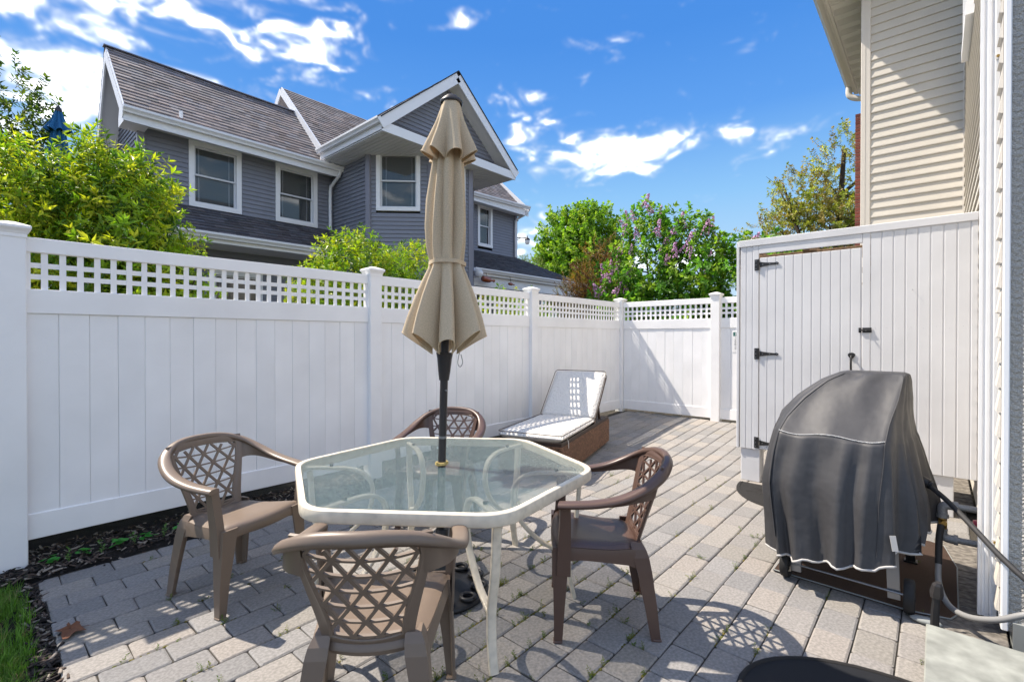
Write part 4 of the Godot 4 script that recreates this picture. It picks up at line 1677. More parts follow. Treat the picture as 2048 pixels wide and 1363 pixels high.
	for k in 10:
		var a := TAU * k / 10
		var c := TC + Vector3(cos(a) * 0.205, 0.045, sin(a) * 0.205)
		var ring := []
		for j in 13:
			var q := TAU * j / 12
			ring.append(c + Vector3(cos(a), 0, sin(a)) * cos(q) * 0.036 + Vector3(-sin(a), 0.0, cos(a)) * sin(q) * 0.036)
		b.tube(ring, 0.011, -1.0, 8, false)
	obj("foot", b, M.iron, u)

# ---------------------------------------------------------------- moulded resin chairs
func back_at(x: float, v: float) -> Vector3:
	return Vector3(x, 0.375 + 0.415 * v, -0.168 - 0.120 * v - 0.015 * v * v + 0.95 * x * x)

func half_w(v: float) -> float:
	return lerpf(0.112, 0.184, smoothstep(0.0, 1.0, clampf((v - 0.08) / 0.84, 0, 1)))

func inside_window(x: float, v: float) -> bool:
	var top := 0.935 - 0.9 * x * x
	var bot := 0.085 + 3.0 * x * x
	return absf(x) < half_w(v) + 0.004 and v < top + 0.01 and v > bot - 0.01

func make_chair(label: String, at: Vector3, face: Vector2, m: Material) -> void:
	var t := thing("resin_chair", label, "chair", at, "moulded resin armchairs round the table", atan2(face.x, face.y), true)
	# seat with rolled front edge
	var rows := []
	var prof := [[0.232, 0.345], [0.240, 0.375], [0.240, 0.402], [0.232, 0.420], [0.212, 0.430], [0.17, 0.430], [0.11, 0.424], [0.04, 0.415], [-0.04, 0.409], [-0.11, 0.410], [-0.155, 0.408], [-0.180, 0.398], [-0.186, 0.375]]
	for i in prof.size():
		var q: Array = prof[i]
		var hw := lerpf(0.238, 0.175, clampf((0.22 - q[0]) / 0.40, 0.0, 1.0))
		var ring := PackedVector3Array()
		var drop: float = 0.0
		for j in 17:
			var s := -1.0 + 2.0 * j / 16.0
			var e := pow(absf(s), 7)
			var y: float = q[1] + 0.012 * s * s - 0.020 * e
			if i == 0: y += 0.045 * (1.0 - s * s)
			ring.append(Vector3(s * hw, y, q[0] - 0.02 * s * s * (1.0 if i < 6 else 0.0) + (0.95 * s * s * hw * hw if i > 9 else 0.0)))
		rows.append(ring)
	var b := MB.new()
	b.shell(rows, 0.006)
	# side skirts
	for sg in [-1.0, 1.0]:
		var sk := []
		for i in range(3, 11):
			var q: Array = prof[i]
			var hw := lerpf(0.238, 0.175, clampf((0.22 - q[0]) / 0.40, 0.0, 1.0))
			var yy: float = q[1] - 0.008
			var f := sin(PI * (i - 3) / 7.0)
			sk.append(PackedVector3Array([Vector3(sg * hw, yy, q[0]), Vector3(sg * (hw + 0.006), yy - 0.025, q[0]), Vector3(sg * (hw + 0.008), yy - 0.085 + 0.035 * f, q[0])]))
		b.shell(sk, 0.006)
	obj("seat", b, m, t)
	# backrest frame: ring between the outline and the opening
	b = MB.new()
	var inner := []
	var outer := []
	var K := 12
	for k in K + 1:   # right side, going up
		var v := lerpf(0.125, 0.905, float(k) / K)
		inner.append([half_w(v), v])
		outer.append([half_w(v) + 0.030, lerpf(0.0, 1.0, float(k) / K)])
	for k in range(1, K):   # top, going left
		var x := lerpf(half_w(0.905), -half_w(0.905), float(k) / K)
		inner.append([x, 0.935 - 0.9 * x * x])
		outer.append([x * 1.18, 1.0])
	for k in K + 1:
		var v := lerpf(0.905, 0.125, float(k) / K)
		inner.append([-half_w(v), v])
		outer.append([-half_w(v) - 0.030, lerpf(1.0, 0.0, float(k) / K)])
	for k in range(1, K):
		var x := lerpf(-half_w(0.125), half_w(0.125), float(k) / K)
		inner.append([x, 0.085 + 3.0 * x * x])
		outer.append([x * 1.25, -0.06 + 2.5 * x * x])
	rows = []
	for s in 4:
		var ring := PackedVector3Array()
		for k in inner.size():
			var x: float = lerpf(inner[k][0], outer[k][0], s / 3.0)
			var v: float = lerpf(inner[k][1], outer[k][1], s / 3.0)
			ring.append(back_at(x, v) + Vector3(0, 0, -0.006 if s == 0 else 0.0))
		rows.append(ring)
	b.shell(rows, 0.010, true)
	var lip := []
	for k in inner.size() + 1:
		lip.append(back_at(inner[k % inner.size()][0], inner[k % inner.size()][1]) + Vector3(0, 0, -0.004))
	b.tube(lip, 0.0075, -1.0, 6, false)
	var bf := obj("back_frame", b, m, t)
	# triangular lattice across the opening
	b = MB.new()
	var dx := 0.086
	var dv := 0.136
	for i in range(0, 8):
		var v0 := 0.125 + dv * i
		lattice_line(b, func(s: float) -> Vector2: return Vector2(-0.21 + 0.42 * s, v0 + 1.4 * pow(-0.21 + 0.42 * s, 2)), 14, 0.0048)
	for sgn in [-1.0, 1.0]:
		for i in range(-9, 10):
			var x0 := dx * (i + 0.5)
			lattice_line(b, func(s: float) -> Vector2:
				var v := 0.0 + 1.0 * s
				var x: float = x0 + sgn * (v - 0.125) / dv * dx * 0.5
				return Vector2(x, v + 1.4 * x * x), 12, 0.0070)
	obj("back_lattice", b, m, bf)
	# arm rail: one band from arm end over the top of the back to the other arm end
	var half := [Vector3(0, 0.800, -0.325), Vector3(0.09, 0.797, -0.314), Vector3(0.165, 0.783, -0.288), Vector3(0.232, 0.752, -0.238), Vector3(0.272, 0.708, -0.160), Vector3(0.288, 0.670, -0.065), Vector3(0.289, 0.648, 0.045), Vector3(0.281, 0.638, 0.145), Vector3(0.270, 0.633, 0.212)]
	var pts := []
	for k in range(half.size() - 1, 0, -1):
		pts.append(Vector3(-half[k].x, half[k].y, half[k].z))
	pts.append_array(half)
	var path := smooth_path(pts, 4)
	rows = []
	for i in path.size():
		var g: Vector3 = path[mini(i + 1, path.size() - 1)] - path[maxi(i - 1, 0)]
		g.y = 0
		g = g.normalized()
		var out := Vector3(g.z, 0, -g.x)
		if out.dot(path[i] - Vector3(0, 0, 0.1)) < 0: out = -out
		var s := absf(float(i) / (path.size() - 1) * 2.0 - 1.0)
		var wd := lerpf(0.019, 0.029, smoothstep(0.1, 0.6, s))
		var hh := lerpf(0.016, 0.011, smoothstep(0.2, 0.8, s))
		var tilt := lerpf(0.010, 0.003, s)
		var c: Vector3 = path[i]
		var U := Vector3.UP
		rows.append(PackedVector3Array([c + out * wd - U * (hh + tilt), c + out * (wd + 0.004) - U * tilt, c + out * (wd - 0.004) + U * (hh - tilt), c + out * wd * 0.4 + U * hh, c - out * wd * 0.4 + U * hh, c - out * (wd - 0.003) + U * (hh - 0.004), c - out * (wd + 0.001), c - out * wd - U * hh]))
	b = MB.new()
	b.grid(rows, true)
	for e in [0, rows.size() - 1]:
		for j in 8:
			b.tri_out(path[e], rows[e][j], rows[e][(j + 1) % 8], path[e] - path[2 if e == 0 else path.size() - 3])
	# webs between back and arms
	for sg in [-1.0, 1.0]:
		var up := []
		var lo := []
		var hp := smooth_path(half.slice(2, 7), 4)
		var f0 := back_at(half_w(0.6) + 0.028, 0.60)
		var f1: Vector3 = hp[hp.size() - 1] - Vector3(0, 0.022, 0)
		rows = []
		for i in hp.size():
			var s := float(i) / (hp.size() - 1)
			var l := f0.lerp(f1, pow(s, 0.8))
			l.y = lerpf(f0.y, f1.y, smoothstep(0.0, 1.0, s)) + 0.05 * sin(PI * s) * (1.0 - s)
			l.x = lerpf(f0.x, hp[i].x, smoothstep(0.0, 0.45, s)) - 0.004
			l.z = lerpf(f0.z, hp[i].z, smoothstep(0.0, 0.5, s))
			var a: Vector3 = hp[i] - Vector3(0.004, 0.017, 0)
			if i == 0: a = back_at(half_w(0.86) + 0.024, 0.90)
			rows.append(PackedVector3Array([Vector3(sg * a.x, a.y, a.z), Vector3(sg * (a.x + l.x) / 2, (a.y + l.y) / 2, (a.z + l.z) / 2), Vector3(sg * l.x, l.y, l.z)]))
		b.shell(rows, 0.006)
	obj("arm_rail", b, m, t)
	# legs: tapering angle sections, splayed
	for sg in [-1.0, 1.0]:
		b = MB.new()
		leg_section(b, [[Vector3(sg * 0.262, 0.0, 0.232), 0.036], [Vector3(sg * 0.258, 0.16, 0.234), 0.050], [Vector3(sg * 0.250, 0.32, 0.238), 0.068], [Vector3(sg * 0.243, 0.425, 0.238), 0.078]], -sg, -1.0)
		b.cham(Vector3(0.040, 0.010, 0.040), 0.003, Transform3D(Basis(), Vector3(sg * 0.246, 0.0055, 0.216)))
		obj("front_leg", b, m, t)
		b = MB.new()
		leg_section(b, [[Vector3(sg * 0.222, 0.0, -0.252), 0.042], [Vector3(sg * 0.212, 0.16, -0.236), 0.056], [Vector3(sg * 0.200, 0.30, -0.218), 0.066], [Vector3(sg * 0.192, 0.365, -0.206), 0.071], [Vector3(sg * 0.184, 0.400, -0.194), 0.066], [Vector3(sg * 0.170, 0.428, -0.176), 0.052]], -sg, 1.0)
		b.cham(Vector3(0.040, 0.010, 0.040), 0.003, Transform3D(Basis(), Vector3(sg * 0.206, 0.0055, -0.236)))
		obj("rear_leg", b, m, t)
		# arm support rising from the seat side to the arm end
		b = MB.new()
		var r0 := PackedVector3Array()
		var rr := []
		for q in [[0.30, 0.248, 0.222, 0.040], [0.43, 0.252, 0.215, 0.036], [0.54, 0.262, 0.206, 0.031], [0.632, 0.274, 0.204, 0.028]]:
			var x: float = q[1]
			rr.append(PackedVector3Array([Vector3(sg * (x + 0.008), q[0], q[2]), Vector3(sg * (x - 0.030), q[0], q[2] + 0.003), Vector3(sg * (x - 0.030), q[0], q[2] - 0.006), Vector3(sg * x, q[0], q[2] - 0.010), Vector3(sg * x, q[0], q[2] - q[3] * 1.6), Vector3(sg * (x + 0.008), q[0], q[2] - q[3] * 1.6)]))
		b.loft(rr)
		obj("arm_support", b, m, t)

func lattice_line(b: MB, f: Callable, seg: int, hw: float) -> void:
	var prev := Vector2.ZERO
	var have := false
	for i in seg * 2 + 1:
		var q: Vector2 = f.call(float(i) / (seg * 2))
		if inside_window(q.x, q.y):
			if have:
				b.bar(back_at(prev.x, prev.y) + Vector3(0, 0, -0.002), back_at(q.x, q.y) + Vector3(0, 0, -0.002), Vector3(0, 0.3, 1), hw * 1.7, 0.010)
			prev = q
			have = true
		else:
			have = false

func leg_section(b: MB, secs: Array, ix: float, iz: float) -> void:
	var rings := []
	for q in secs:
		var c: Vector3 = q[0]
		var s: float = q[1]
		var t := 0.010
		rings.append(PackedVector3Array([c, c + Vector3(ix * s, 0, 0), c + Vector3(ix * s, 0, iz * t), c + Vector3(ix * t * 1.6, 0, iz * t * 1.6), c + Vector3(ix * t, 0, iz * s), c + Vector3(0, 0, iz * s)]))
	b.loft(rings)

func build_chairs() -> void:
	make_chair("taupe resin armchair standing between the glass table and the long fence", Vector3(-2.915, 0, -0.985), Vector2(0.954, -0.30), M.resin_taupe)
	make_chair("taupe resin armchair seen from behind, tucked under the near side of the table", Vector3(-1.495, 0, -0.972), Vector2(-0.715, -0.70), M.resin_taupe)
	make_chair("dark brown resin armchair on the grill side of the table", Vector3(-1.268, 0, -2.098), Vector2(-0.79, 0.61), M.resin_brown)
	make_chair("brown resin armchair behind the parasol pole, mostly hidden by the table", Vector3(-2.80, 0, -2.36), Vector2(0.46, 0.89), M.resin_brown)

# ---------------------------------------------------------------- wicker sun lounger
func pillow(b: MB, w: float, l: float, th: float, t: Transform3D) -> void:
	for sg in [1.0, -1.0]:
		var rows := []
		for i in 33:
			var u := -1.0 + 2.0 * i / 32.0
			var ring := PackedVector3Array()
			for j in 21:
				var v := -1.0 + 2.0 * j / 20.0
				var f := pow(maxf(0.0, (1.0 - pow(absf(u), 14.0)) * (1.0 - pow(absf(v), 10.0))), 0.5)
				var puff := 1.0 + 0.18 * (1.0 - u * u) * (1.0 - v * v) + 0.03 * sin(u * 7.0) * sin(v * 5.0)
				ring.append(t * Vector3(v * w / 2 * (1.0 - 0.012 * u * u), sg * th / 2 * f * puff, u * l / 2))
			rows.append(ring)
		b.grid(rows)
	var edge := []
	for k in 80:
		pass

func pillow_piping(b: MB, w: float, l: float, y: float, t: Transform3D) -> void:
	var c := 0.04
	var loop := []
	for q in [[1, -1], [1, 1], [-1, 1], [-1, -1]]:
		for k in 4:
			var a := -PI / 2 + PI / 2 * (k / 3.0)
			var base_a := 0.0
			var cx: float = q[0] * (w / 2 - c)
			var cz: float = q[1] * (l / 2 - c)
			var idx := [[1, -1], [1, 1], [-1, 1], [-1, -1]].find(q)
			base_a = idx * PI / 2
			loop.append(t * Vector3(cx + cos(a + base_a) * c, y, cz + sin(a + base_a) * c))
	loop.append(loop[0])
	b.tube(loop, 0.0045, -1.0, 6, false)

func weave(b: MB, o: Vector3, du: Vector3, dv: Vector3, nu: int, nv: int, out: Vector3) -> void:
	b.colored = true
	for i in nu:
		for j in nv:
			var a := o + du * i + dv * j
			var s := rng.randf_range(0.6, 1.25)
			b.col = Color(0.19 * s, 0.098 * s, 0.055 * s)
			var hi := out * (0.008 if (i + j) % 2 else 0.004)
			var m := a + du * 0.5 + dv * 0.5 + hi
			var q0 := a + du * -0.12 + dv * 0.08
			var q1 := a + du * 1.12 + dv * 0.08
			var q2 := a + du * 1.12 + dv * 0.92
			var q3 := a + du * -0.12 + dv * 0.92
			var m0 := m - dv * 0.22 - du * 0.18
			var m1 := m - dv * 0.22 + du * 0.18
			var m2 := m + dv * 0.22 + du * 0.18
			var m3 := m + dv * 0.22 - du * 0.18
			b.quad_out(m0, m1, m2, m3, out)
			b.quad_out(q0, q1, m1, m0, out)
			b.quad_out(q1, q2, m2, m1, out)
			b.quad_out(q2, q3, m3, m2, out)
			b.quad_out(q3, q0, m0, m3, out)

func build_lounger() -> void:
	# own axes: origin at the middle of the foot end, +z toward the head
	var ang := atan2(-0.278, -0.96)
	var t := thing("sun_lounger", "brown wicker sun lounger with white cushions and raised back near the far fence", "sun lounger", Vector3(-3.012, 0.0, -3.665), "", ang, true)
	var W := 0.68
	var L := 1.83
	var b := MB.new()
	var core := MB.new()
	var y0 := 0.045
	var y1 := 0.33
	core.colored = true
	core.col = Color(0.04, 0.022, 0.014)
	core.box(Vector3(-W / 2 + 0.006, y0, 0.006), Vector3(W / 2 - 0.006, y1 + 0.03, L - 0.006))
	b.colored = true
	# the body tilts up by the slope of the ground toward the head
	weave(core, Vector3(-W / 2, y0, 0), Vector3(0, 0, L / 76.0), Vector3(0, (y1 - y0) / 17.0, 0), 76, 17, Vector3(-1, 0, 0))
	weave(core, Vector3(W / 2, y0, 0), Vector3(0, 0, L / 76.0), Vector3(0, (y1 - y0) / 17.0, 0), 76, 17, Vector3(1, 0, 0))
	weave(core, Vector3(-W / 2, y0, 0), Vector3(W / 28.0, 0, 0), Vector3(0, (y1 - y0) / 17.0, 0), 28, 17, Vector3(0, 0, -1))
	weave(core, Vector3(-W / 2, y0, L), Vector3(W / 28.0, 0, 0), Vector3(0, (y1 - y0) / 17.0, 0), 28, 17, Vector3(0, 0, 1))
	obj("wicker_body", core, M.wicker, t)
	for q in [[-1, 0.06], [1, 0.06], [-1, L - 0.06], [1, L - 0.06]]:
		var f := MB.new()
		f.tube([Vector3(q[0] * (W / 2 - 0.05), 0.0, q[1]), Vector3(q[0] * (W / 2 - 0.05), 0.06, q[1])], 0.022)
		obj("foot", f, M.dark_bronze, t)
	# seat cushion
	var sb := MB.new()
	pillow(sb, W + 0.01, 1.18, 0.095, Transform3D(Basis(), Vector3(0, 0.405, 0.575)))
	var seat := obj("seat_cushion", sb, M.cushion, t)
	sb = MB.new()
	pillow_piping(sb, W + 0.012, 1.18, 0.034, Transform3D(Basis(), Vector3(0, 0.405, 0.575)))
	pillow_piping(sb, W + 0.012, 1.18, -0.034, Transform3D(Basis(), Vector3(0, 0.405, 0.575)))
	obj("piping", sb, M.piping, seat)
	# raised back: frame and cushion
	var tilt := Basis.from_euler(Vector3(-0.735, 0, 0))
	var origin := Vector3(0, 0.40, 1.16)
	var fr := MB.new()
	fr.colored = true
	fr.col = Color(0.12, 0.062, 0.036)
	fr.cham(Vector3(W - 0.02, 0.03, 0.74), 0.006, Transform3D(tilt, origin + tilt * Vector3(0, -0.045, 0.37)))
	fr.col = Color(0.06, 0.033, 0.02)
	fr.bar(origin + tilt * Vector3(0.27, -0.06, 0.42), Vector3(0.27, 0.34, 1.62), Vector3(1, 0, 0), 0.025, 0.025)
	fr.bar(origin + tilt * Vector3(-0.27, -0.06, 0.42), Vector3(-0.27, 0.34, 1.62), Vector3(1, 0, 0), 0.025, 0.025)
	obj("back_frame", fr, M.wicker, t)
	sb = MB.new()
	var bt := Transform3D(tilt, origin + tilt * Vector3(0, 0.018, 0.385))
	pillow(sb, W + 0.0, 0.77, 0.085, bt)
	var bc := obj("back_cushion", sb, M.cushion, t)
	sb = MB.new()
	pillow_piping(sb, W + 0.002, 0.77, 0.030, bt)
	pillow_piping(sb, W + 0.002, 0.77, -0.030, bt)
	obj("piping", sb, M.piping, bc)
	# tie at the foot corner
	sb = MB.new()
	sb.tube(smooth_path([Vector3(-0.34, 0.38, 0.16), Vector3(-0.352, 0.35, 0.16), Vector3(-0.353, 0.29, 0.165)], 4), 0.006, 0.003, 6)
	sb.tube(smooth_path([Vector3(0.34, 0.38, 0.16), Vector3(0.352, 0.35, 0.16), Vector3(0.353, 0.29, 0.165)], 4), 0.006, 0.003, 6)
	obj("tie", sb, M.cushion, t)

# ---------------------------------------------------------------- grill under its cover
func build_grill() -> void:
	var g := thing("covered_grill", "barbecue grill on two wheels under a dark grey fitted cover", "grill", Vector3(-0.4, 0, -3.45))
	# cover: rings from hem to top; corners front-left, front-right, right, back-right, back-left, left
	var ringdef := [
		[0.17, [[-0.665, -3.05], [-0.235, -2.985], [-0.065, -3.34], [-0.07, -3.80], [-0.67, -3.82], [-0.695, -3.4]]],
		[0.33, [[-0.685, -3.055], [-0.225, -3.005], [-0.055, -3.36], [-0.06, -3.81], [-0.70, -3.83], [-0.725, -3.4]]],
		[0.55, [[-0.715, -3.055], [-0.215, -3.030], [-0.055, -3.36], [-0.06, -3.80], [-0.72, -3.83], [-0.765, -3.42]]],
		[0.72, [[-0.705, -3.085], [-0.205, -3.070], [-0.085, -3.38], [-0.09, -3.78], [-0.72, -3.82], [-0.775, -3.45]]],
		[0.815, [[-0.69, -3.10], [-0.198, -3.090], [-0.10, -3.40], [-0.10, -3.76], [-0.72, -3.80], [-0.772, -3.45]]],
		[0.845, [[-0.685, -3.112], [-0.195, -3.105], [-0.105, -3.40], [-0.105, -3.75], [-0.71, -3.79], [-0.762, -3.45]]],
		[0.93, [[-0.66, -3.20], [-0.185, -3.19], [-0.112, -3.44], [-0.112, -3.73], [-0.71, -3.76], [-0.745, -3.48]]],
		[1.04, [[-0.59, -3.305], [-0.160, -3.30], [-0.115, -3.47], [-0.115, -3.70], [-0.63, -3.72], [-0.665, -3.50]]],
		[1.13, [[-0.49, -3.39], [-0.142, -3.385], [-0.118, -3.50], [-0.118, -3.68], [-0.51, -3.69], [-0.54, -3.53]]],
		[1.165, [[-0.42, -3.43], [-0.138, -3.425], [-0.122, -3.52], [-0.125, -3.66], [-0.42, -3.66], [-0.445, -3.55]]],
		[1.178, [[-0.40, -3.46], [-0.155, -3.455], [-0.14, -3.52], [-0.145, -3.63], [-0.40, -3.63], [-0.42, -3.55]]]]
	var rows := []
	var per := 22
	for ri in ringdef.size():
		var q: Array = ringdef[ri]
		var cs: Array = q[1]
		var ring := PackedVector3Array()
		var kk := cs.size()
		for c in kk:
			var p0 := Vector2(cs[(c - 1 + kk) % kk][0], cs[(c - 1 + kk) % kk][1])
			var p1 := Vector2(cs[c][0], cs[c][1])
			var p2 := Vector2(cs[(c + 1) % kk][0], cs[(c + 1) % kk][1])
			var p3 := Vector2(cs[(c + 2) % kk][0], cs[(c + 2) % kk][1])
			for j in per:
				var s := float(j) / per
				var lin := p1.lerp(p2, s)
				var cub := p1.cubic_interpolate(p2, p0, p3, s)
				var p := lin.lerp(cub, 0.22)
				var nn := (p2 - p1).normalized()
				nn = Vector2(nn.y, -nn.x)
				if nn.dot(p - Vector2(-0.4, -3.45)) < 0: nn = -nn
				var low := clampf((0.86 - q[0]) / 0.65, 0.0, 1.0)
				var w := float(c * per + j) / (kk * per) * TAU
				var edge := sin(PI * s)
				var fold := pow(0.5 + 0.5 * sin(w * 21.0 + 1.2 * sin(q[0] * 3.0) + 1.5 * sin(w * 7.0)), 1.4) * 0.085 + 0.012 * sin(w * 31.0 + q[0] * 5.0)
				p += nn * (fold * pow(low, 0.7) * (0.5 + 0.5 * edge) + 0.003 * sin(w * 17.0 + q[0] * 21.0))
				var sag := 0.0
				if ri <= 1:
					var hy := [0.15, 0.225, 0.37, 0.37, 0.22, 0.18]
					var hem_y := lerpf(hy[c], hy[(c + 1) % kk], s) + 0.008 * sin(w * 23.0)
					sag = (hem_y - 0.17) if ri == 0 else maxf(hem_y + 0.09 - 0.33, 0.0)
				if q[0] > 0.84 and q[0] < 1.17:
					sag = -0.010 * sin(w * 9.0) - 0.006 * edge
				var left := clampf((-0.45 - p.x) / 0.3, 0.0, 1.0)
				ring.append(Vector3(p.x, q[0] + sag - 0.045 * left * (1.0 if q[0] > 0.9 else 0.0) * clampf((q[0] - 0.85) * 4.0, 0.0, 1.0), p.y))
		rows.append(ring)
	# finer levels by interpolation, so that folds stay soft
	var fine := []
	for i in rows.size() - 1:
		for s in 3:
			var ring := PackedVector3Array()
			for j in rows[i].size():
				var a: Vector3 = rows[maxi(i - 1, 0)][j]
				var bb: Vector3 = rows[i][j]
				var c: Vector3 = rows[i + 1][j]
				var d: Vector3 = rows[mini(i + 2, rows.size() - 1)][j]
				ring.append(bb.cubic_interpolate(c, a, d, s / 3.0).lerp(bb.lerp(c, s / 3.0), 0.5))
			fine.append(ring)
	fine.append(rows[rows.size() - 1])
	var mid := PackedVector3Array()
	var cc := Vector3(-0.28, 1.180, -3.545)
	for j in rows[0].size():
		mid.append(rows[rows.size() - 1][j].lerp(cc, 0.6) + Vector3(0, 0.002, 0))
	fine.append(mid)
	var tip := PackedVector3Array()
	for j in rows[0].size():
		tip.append(cc + (mid[j] - cc) * 0.02)
	fine.append(tip)
	var b := MB.new()
	b.shell(fine, 0.003, true)
	var cov := obj("cover", b, M.cover_cloth, g)
	# pale hem and seams
	b = MB.new()
	var hem := []
	for j in rows[0].size() + 1:
		hem.append(rows[0][j % rows[0].size()] + Vector3(0, 0.004, 0))
	b.tube(hem, 0.0065, -1.0, 6, false)
	obj("hem", b, M.hem, cov)
	b = MB.new()
	var line := []
	var seam_i := 15
	for j in range(0, per + 1):
		line.append(fine[seam_i][j] + Vector3(0, 0.004, 0.005))
	b.tube(line, 0.0022, -1.0, 5)
	for j in 90:
		var f := rng.randf() * (line.size() - 1.01)
		var q: Vector3 = line[int(f)].lerp(line[int(f) + 1], f - int(f))
		b.tube([q, q + Vector3(rng.randf_range(-0.012, 0.012), rng.randf_range(-0.006, 0.006), 0.002)], 0.0012, 0.0006, 4)
	obj("worn_seam", b, M.stitch, cov)
	for c in [0, 1]:
		b = MB.new()
		var seam := []
		for i in range(2, fine.size() - 4):
			seam.append(fine[i][c * per] + Vector3(0.002, 0, 0.003))
		b.tube(seam, 0.0026, -1.0, 5)
		obj("seam", b, M.cover_cloth, cov)
	# pull tab
	b = MB.new()
	b.bar(Vector3(-0.160, 0.41, -2.998), Vector3(-0.148, 0.34, -2.988), Vector3(0.4, 0, 1), 0.025, 0.004)
	obj("pull_tab", b, M.hem, cov)
	# cart: legs, axle, wheels
	for x in [-0.60, -0.160]:
		b = MB.new()
		b.bar(Vector3(x - 0.012, 0.34, -3.16), Vector3(x, 0.045, -3.145), Vector3(0, 0, 1), 0.052, 0.03)
		obj("leg", b, M.steel, g)
	for x in [-0.60, -0.115]:
		b = MB.new()
		b.bar(Vector3(x - 0.03, 0.42, -3.78), Vector3(x, 0.02, -3.815), Vector3(0, 0, 1), 0.045, 0.045)
		b.cham(Vector3(0.065, 0.022, 0.06), 0.004, Transform3D(Basis(), Vector3(x, 0.012, -3.815)))
		obj("leg", b, M.iron, g)
	b = MB.new()
	b.tube([Vector3(-0.66, 0.085, -3.137), Vector3(-0.09, 0.085, -3.12)], 0.006)
	obj("axle", b, M.steel, g)
	for q in [[-0.649, -3.137], [-0.099, -3.119]]:
		var c := Vector3(q[0], 0.085, q[1])
		b = MB.new()
		var ring := []
		for j in 28:
			var a := TAU * j / 28
			var row := PackedVector3Array()
			var tread := 0.003 if j % 2 else 0.0
			for k in [[-0.020, 0.058], [-0.022, 0.074], [-0.017, 0.083], [0.0, 0.085], [0.017, 0.083], [0.022, 0.074], [0.020, 0.058]]:
				var r: float = k[1] - (tread if k[1] > 0.08 else 0.0)
				row.append(c + Vector3(k[0], sin(a) * r, cos(a) * r))
			ring.append(row)
		b.grid(ring, false, true)
		var wn := Node3D.new()
		wn.name = "wheel"
		g.add_child(wn, true)
		wn.position = -base_of[g]
		obj("tyre", b, M.tyre, wn)
		b = MB.new()
		for s in 6:
			var a := TAU * s / 6
			b.bar(c, c + Vector3(0, sin(a), cos(a)) * 0.062, Vector3(1, 0, 0), 0.016, 0.018)
		b.tube([c - Vector3(0.024, 0, 0), c + Vector3(0.024, 0, 0)], 0.016)
		obj("hub", b, M.rubber, wn)
	# hidden body that keeps the cover up
	b = MB.new()
	b.cbox(Vector3(-0.62, 0.45, -3.72), Vector3(-0.15, 0.78, -3.22), 0.02)
	obj("firebox", b, M.iron, g)
	# control knob and hose fitting peeping out at the side
	b = MB.new()
	b.tube([Vector3(-0.08, 0.60, -3.46), Vector3(-0.03, 0.585, -3.44)], 0.035, 0.030, 12)
	b.tube([Vector3(-0.032, 0.586, -3.441), Vector3(-0.012, 0.582, -3.432)], 0.022, -1.0, 10)
	obj("side_knob", b, M.iron, g)

# ---------------------------------------------------------------- mats, pipes, step and planks in the house corner
func flat_shape(b: MB, outline: Array, y0: float, y1: float, bev := 0.004) -> void:
	var c := Vector3.ZERO
	for q in outline: c += Vector3(q[0], 0, q[1])
	c /= outline.size()
	var lo := PackedVector3Array()
	var hi := PackedVector3Array()
	var inn := PackedVector3Array()
	for q in outline:
		var v := Vector3(q[0], 0, q[1])
		var d := (c - v).normalized()
		lo.append(v + Vector3(0, y0, 0))
		hi.append(v + Vector3(0, y1 - bev, 0))
		inn.append(v + d * bev + Vector3(0, y1, 0))
	b.loft([lo, hi, inn])

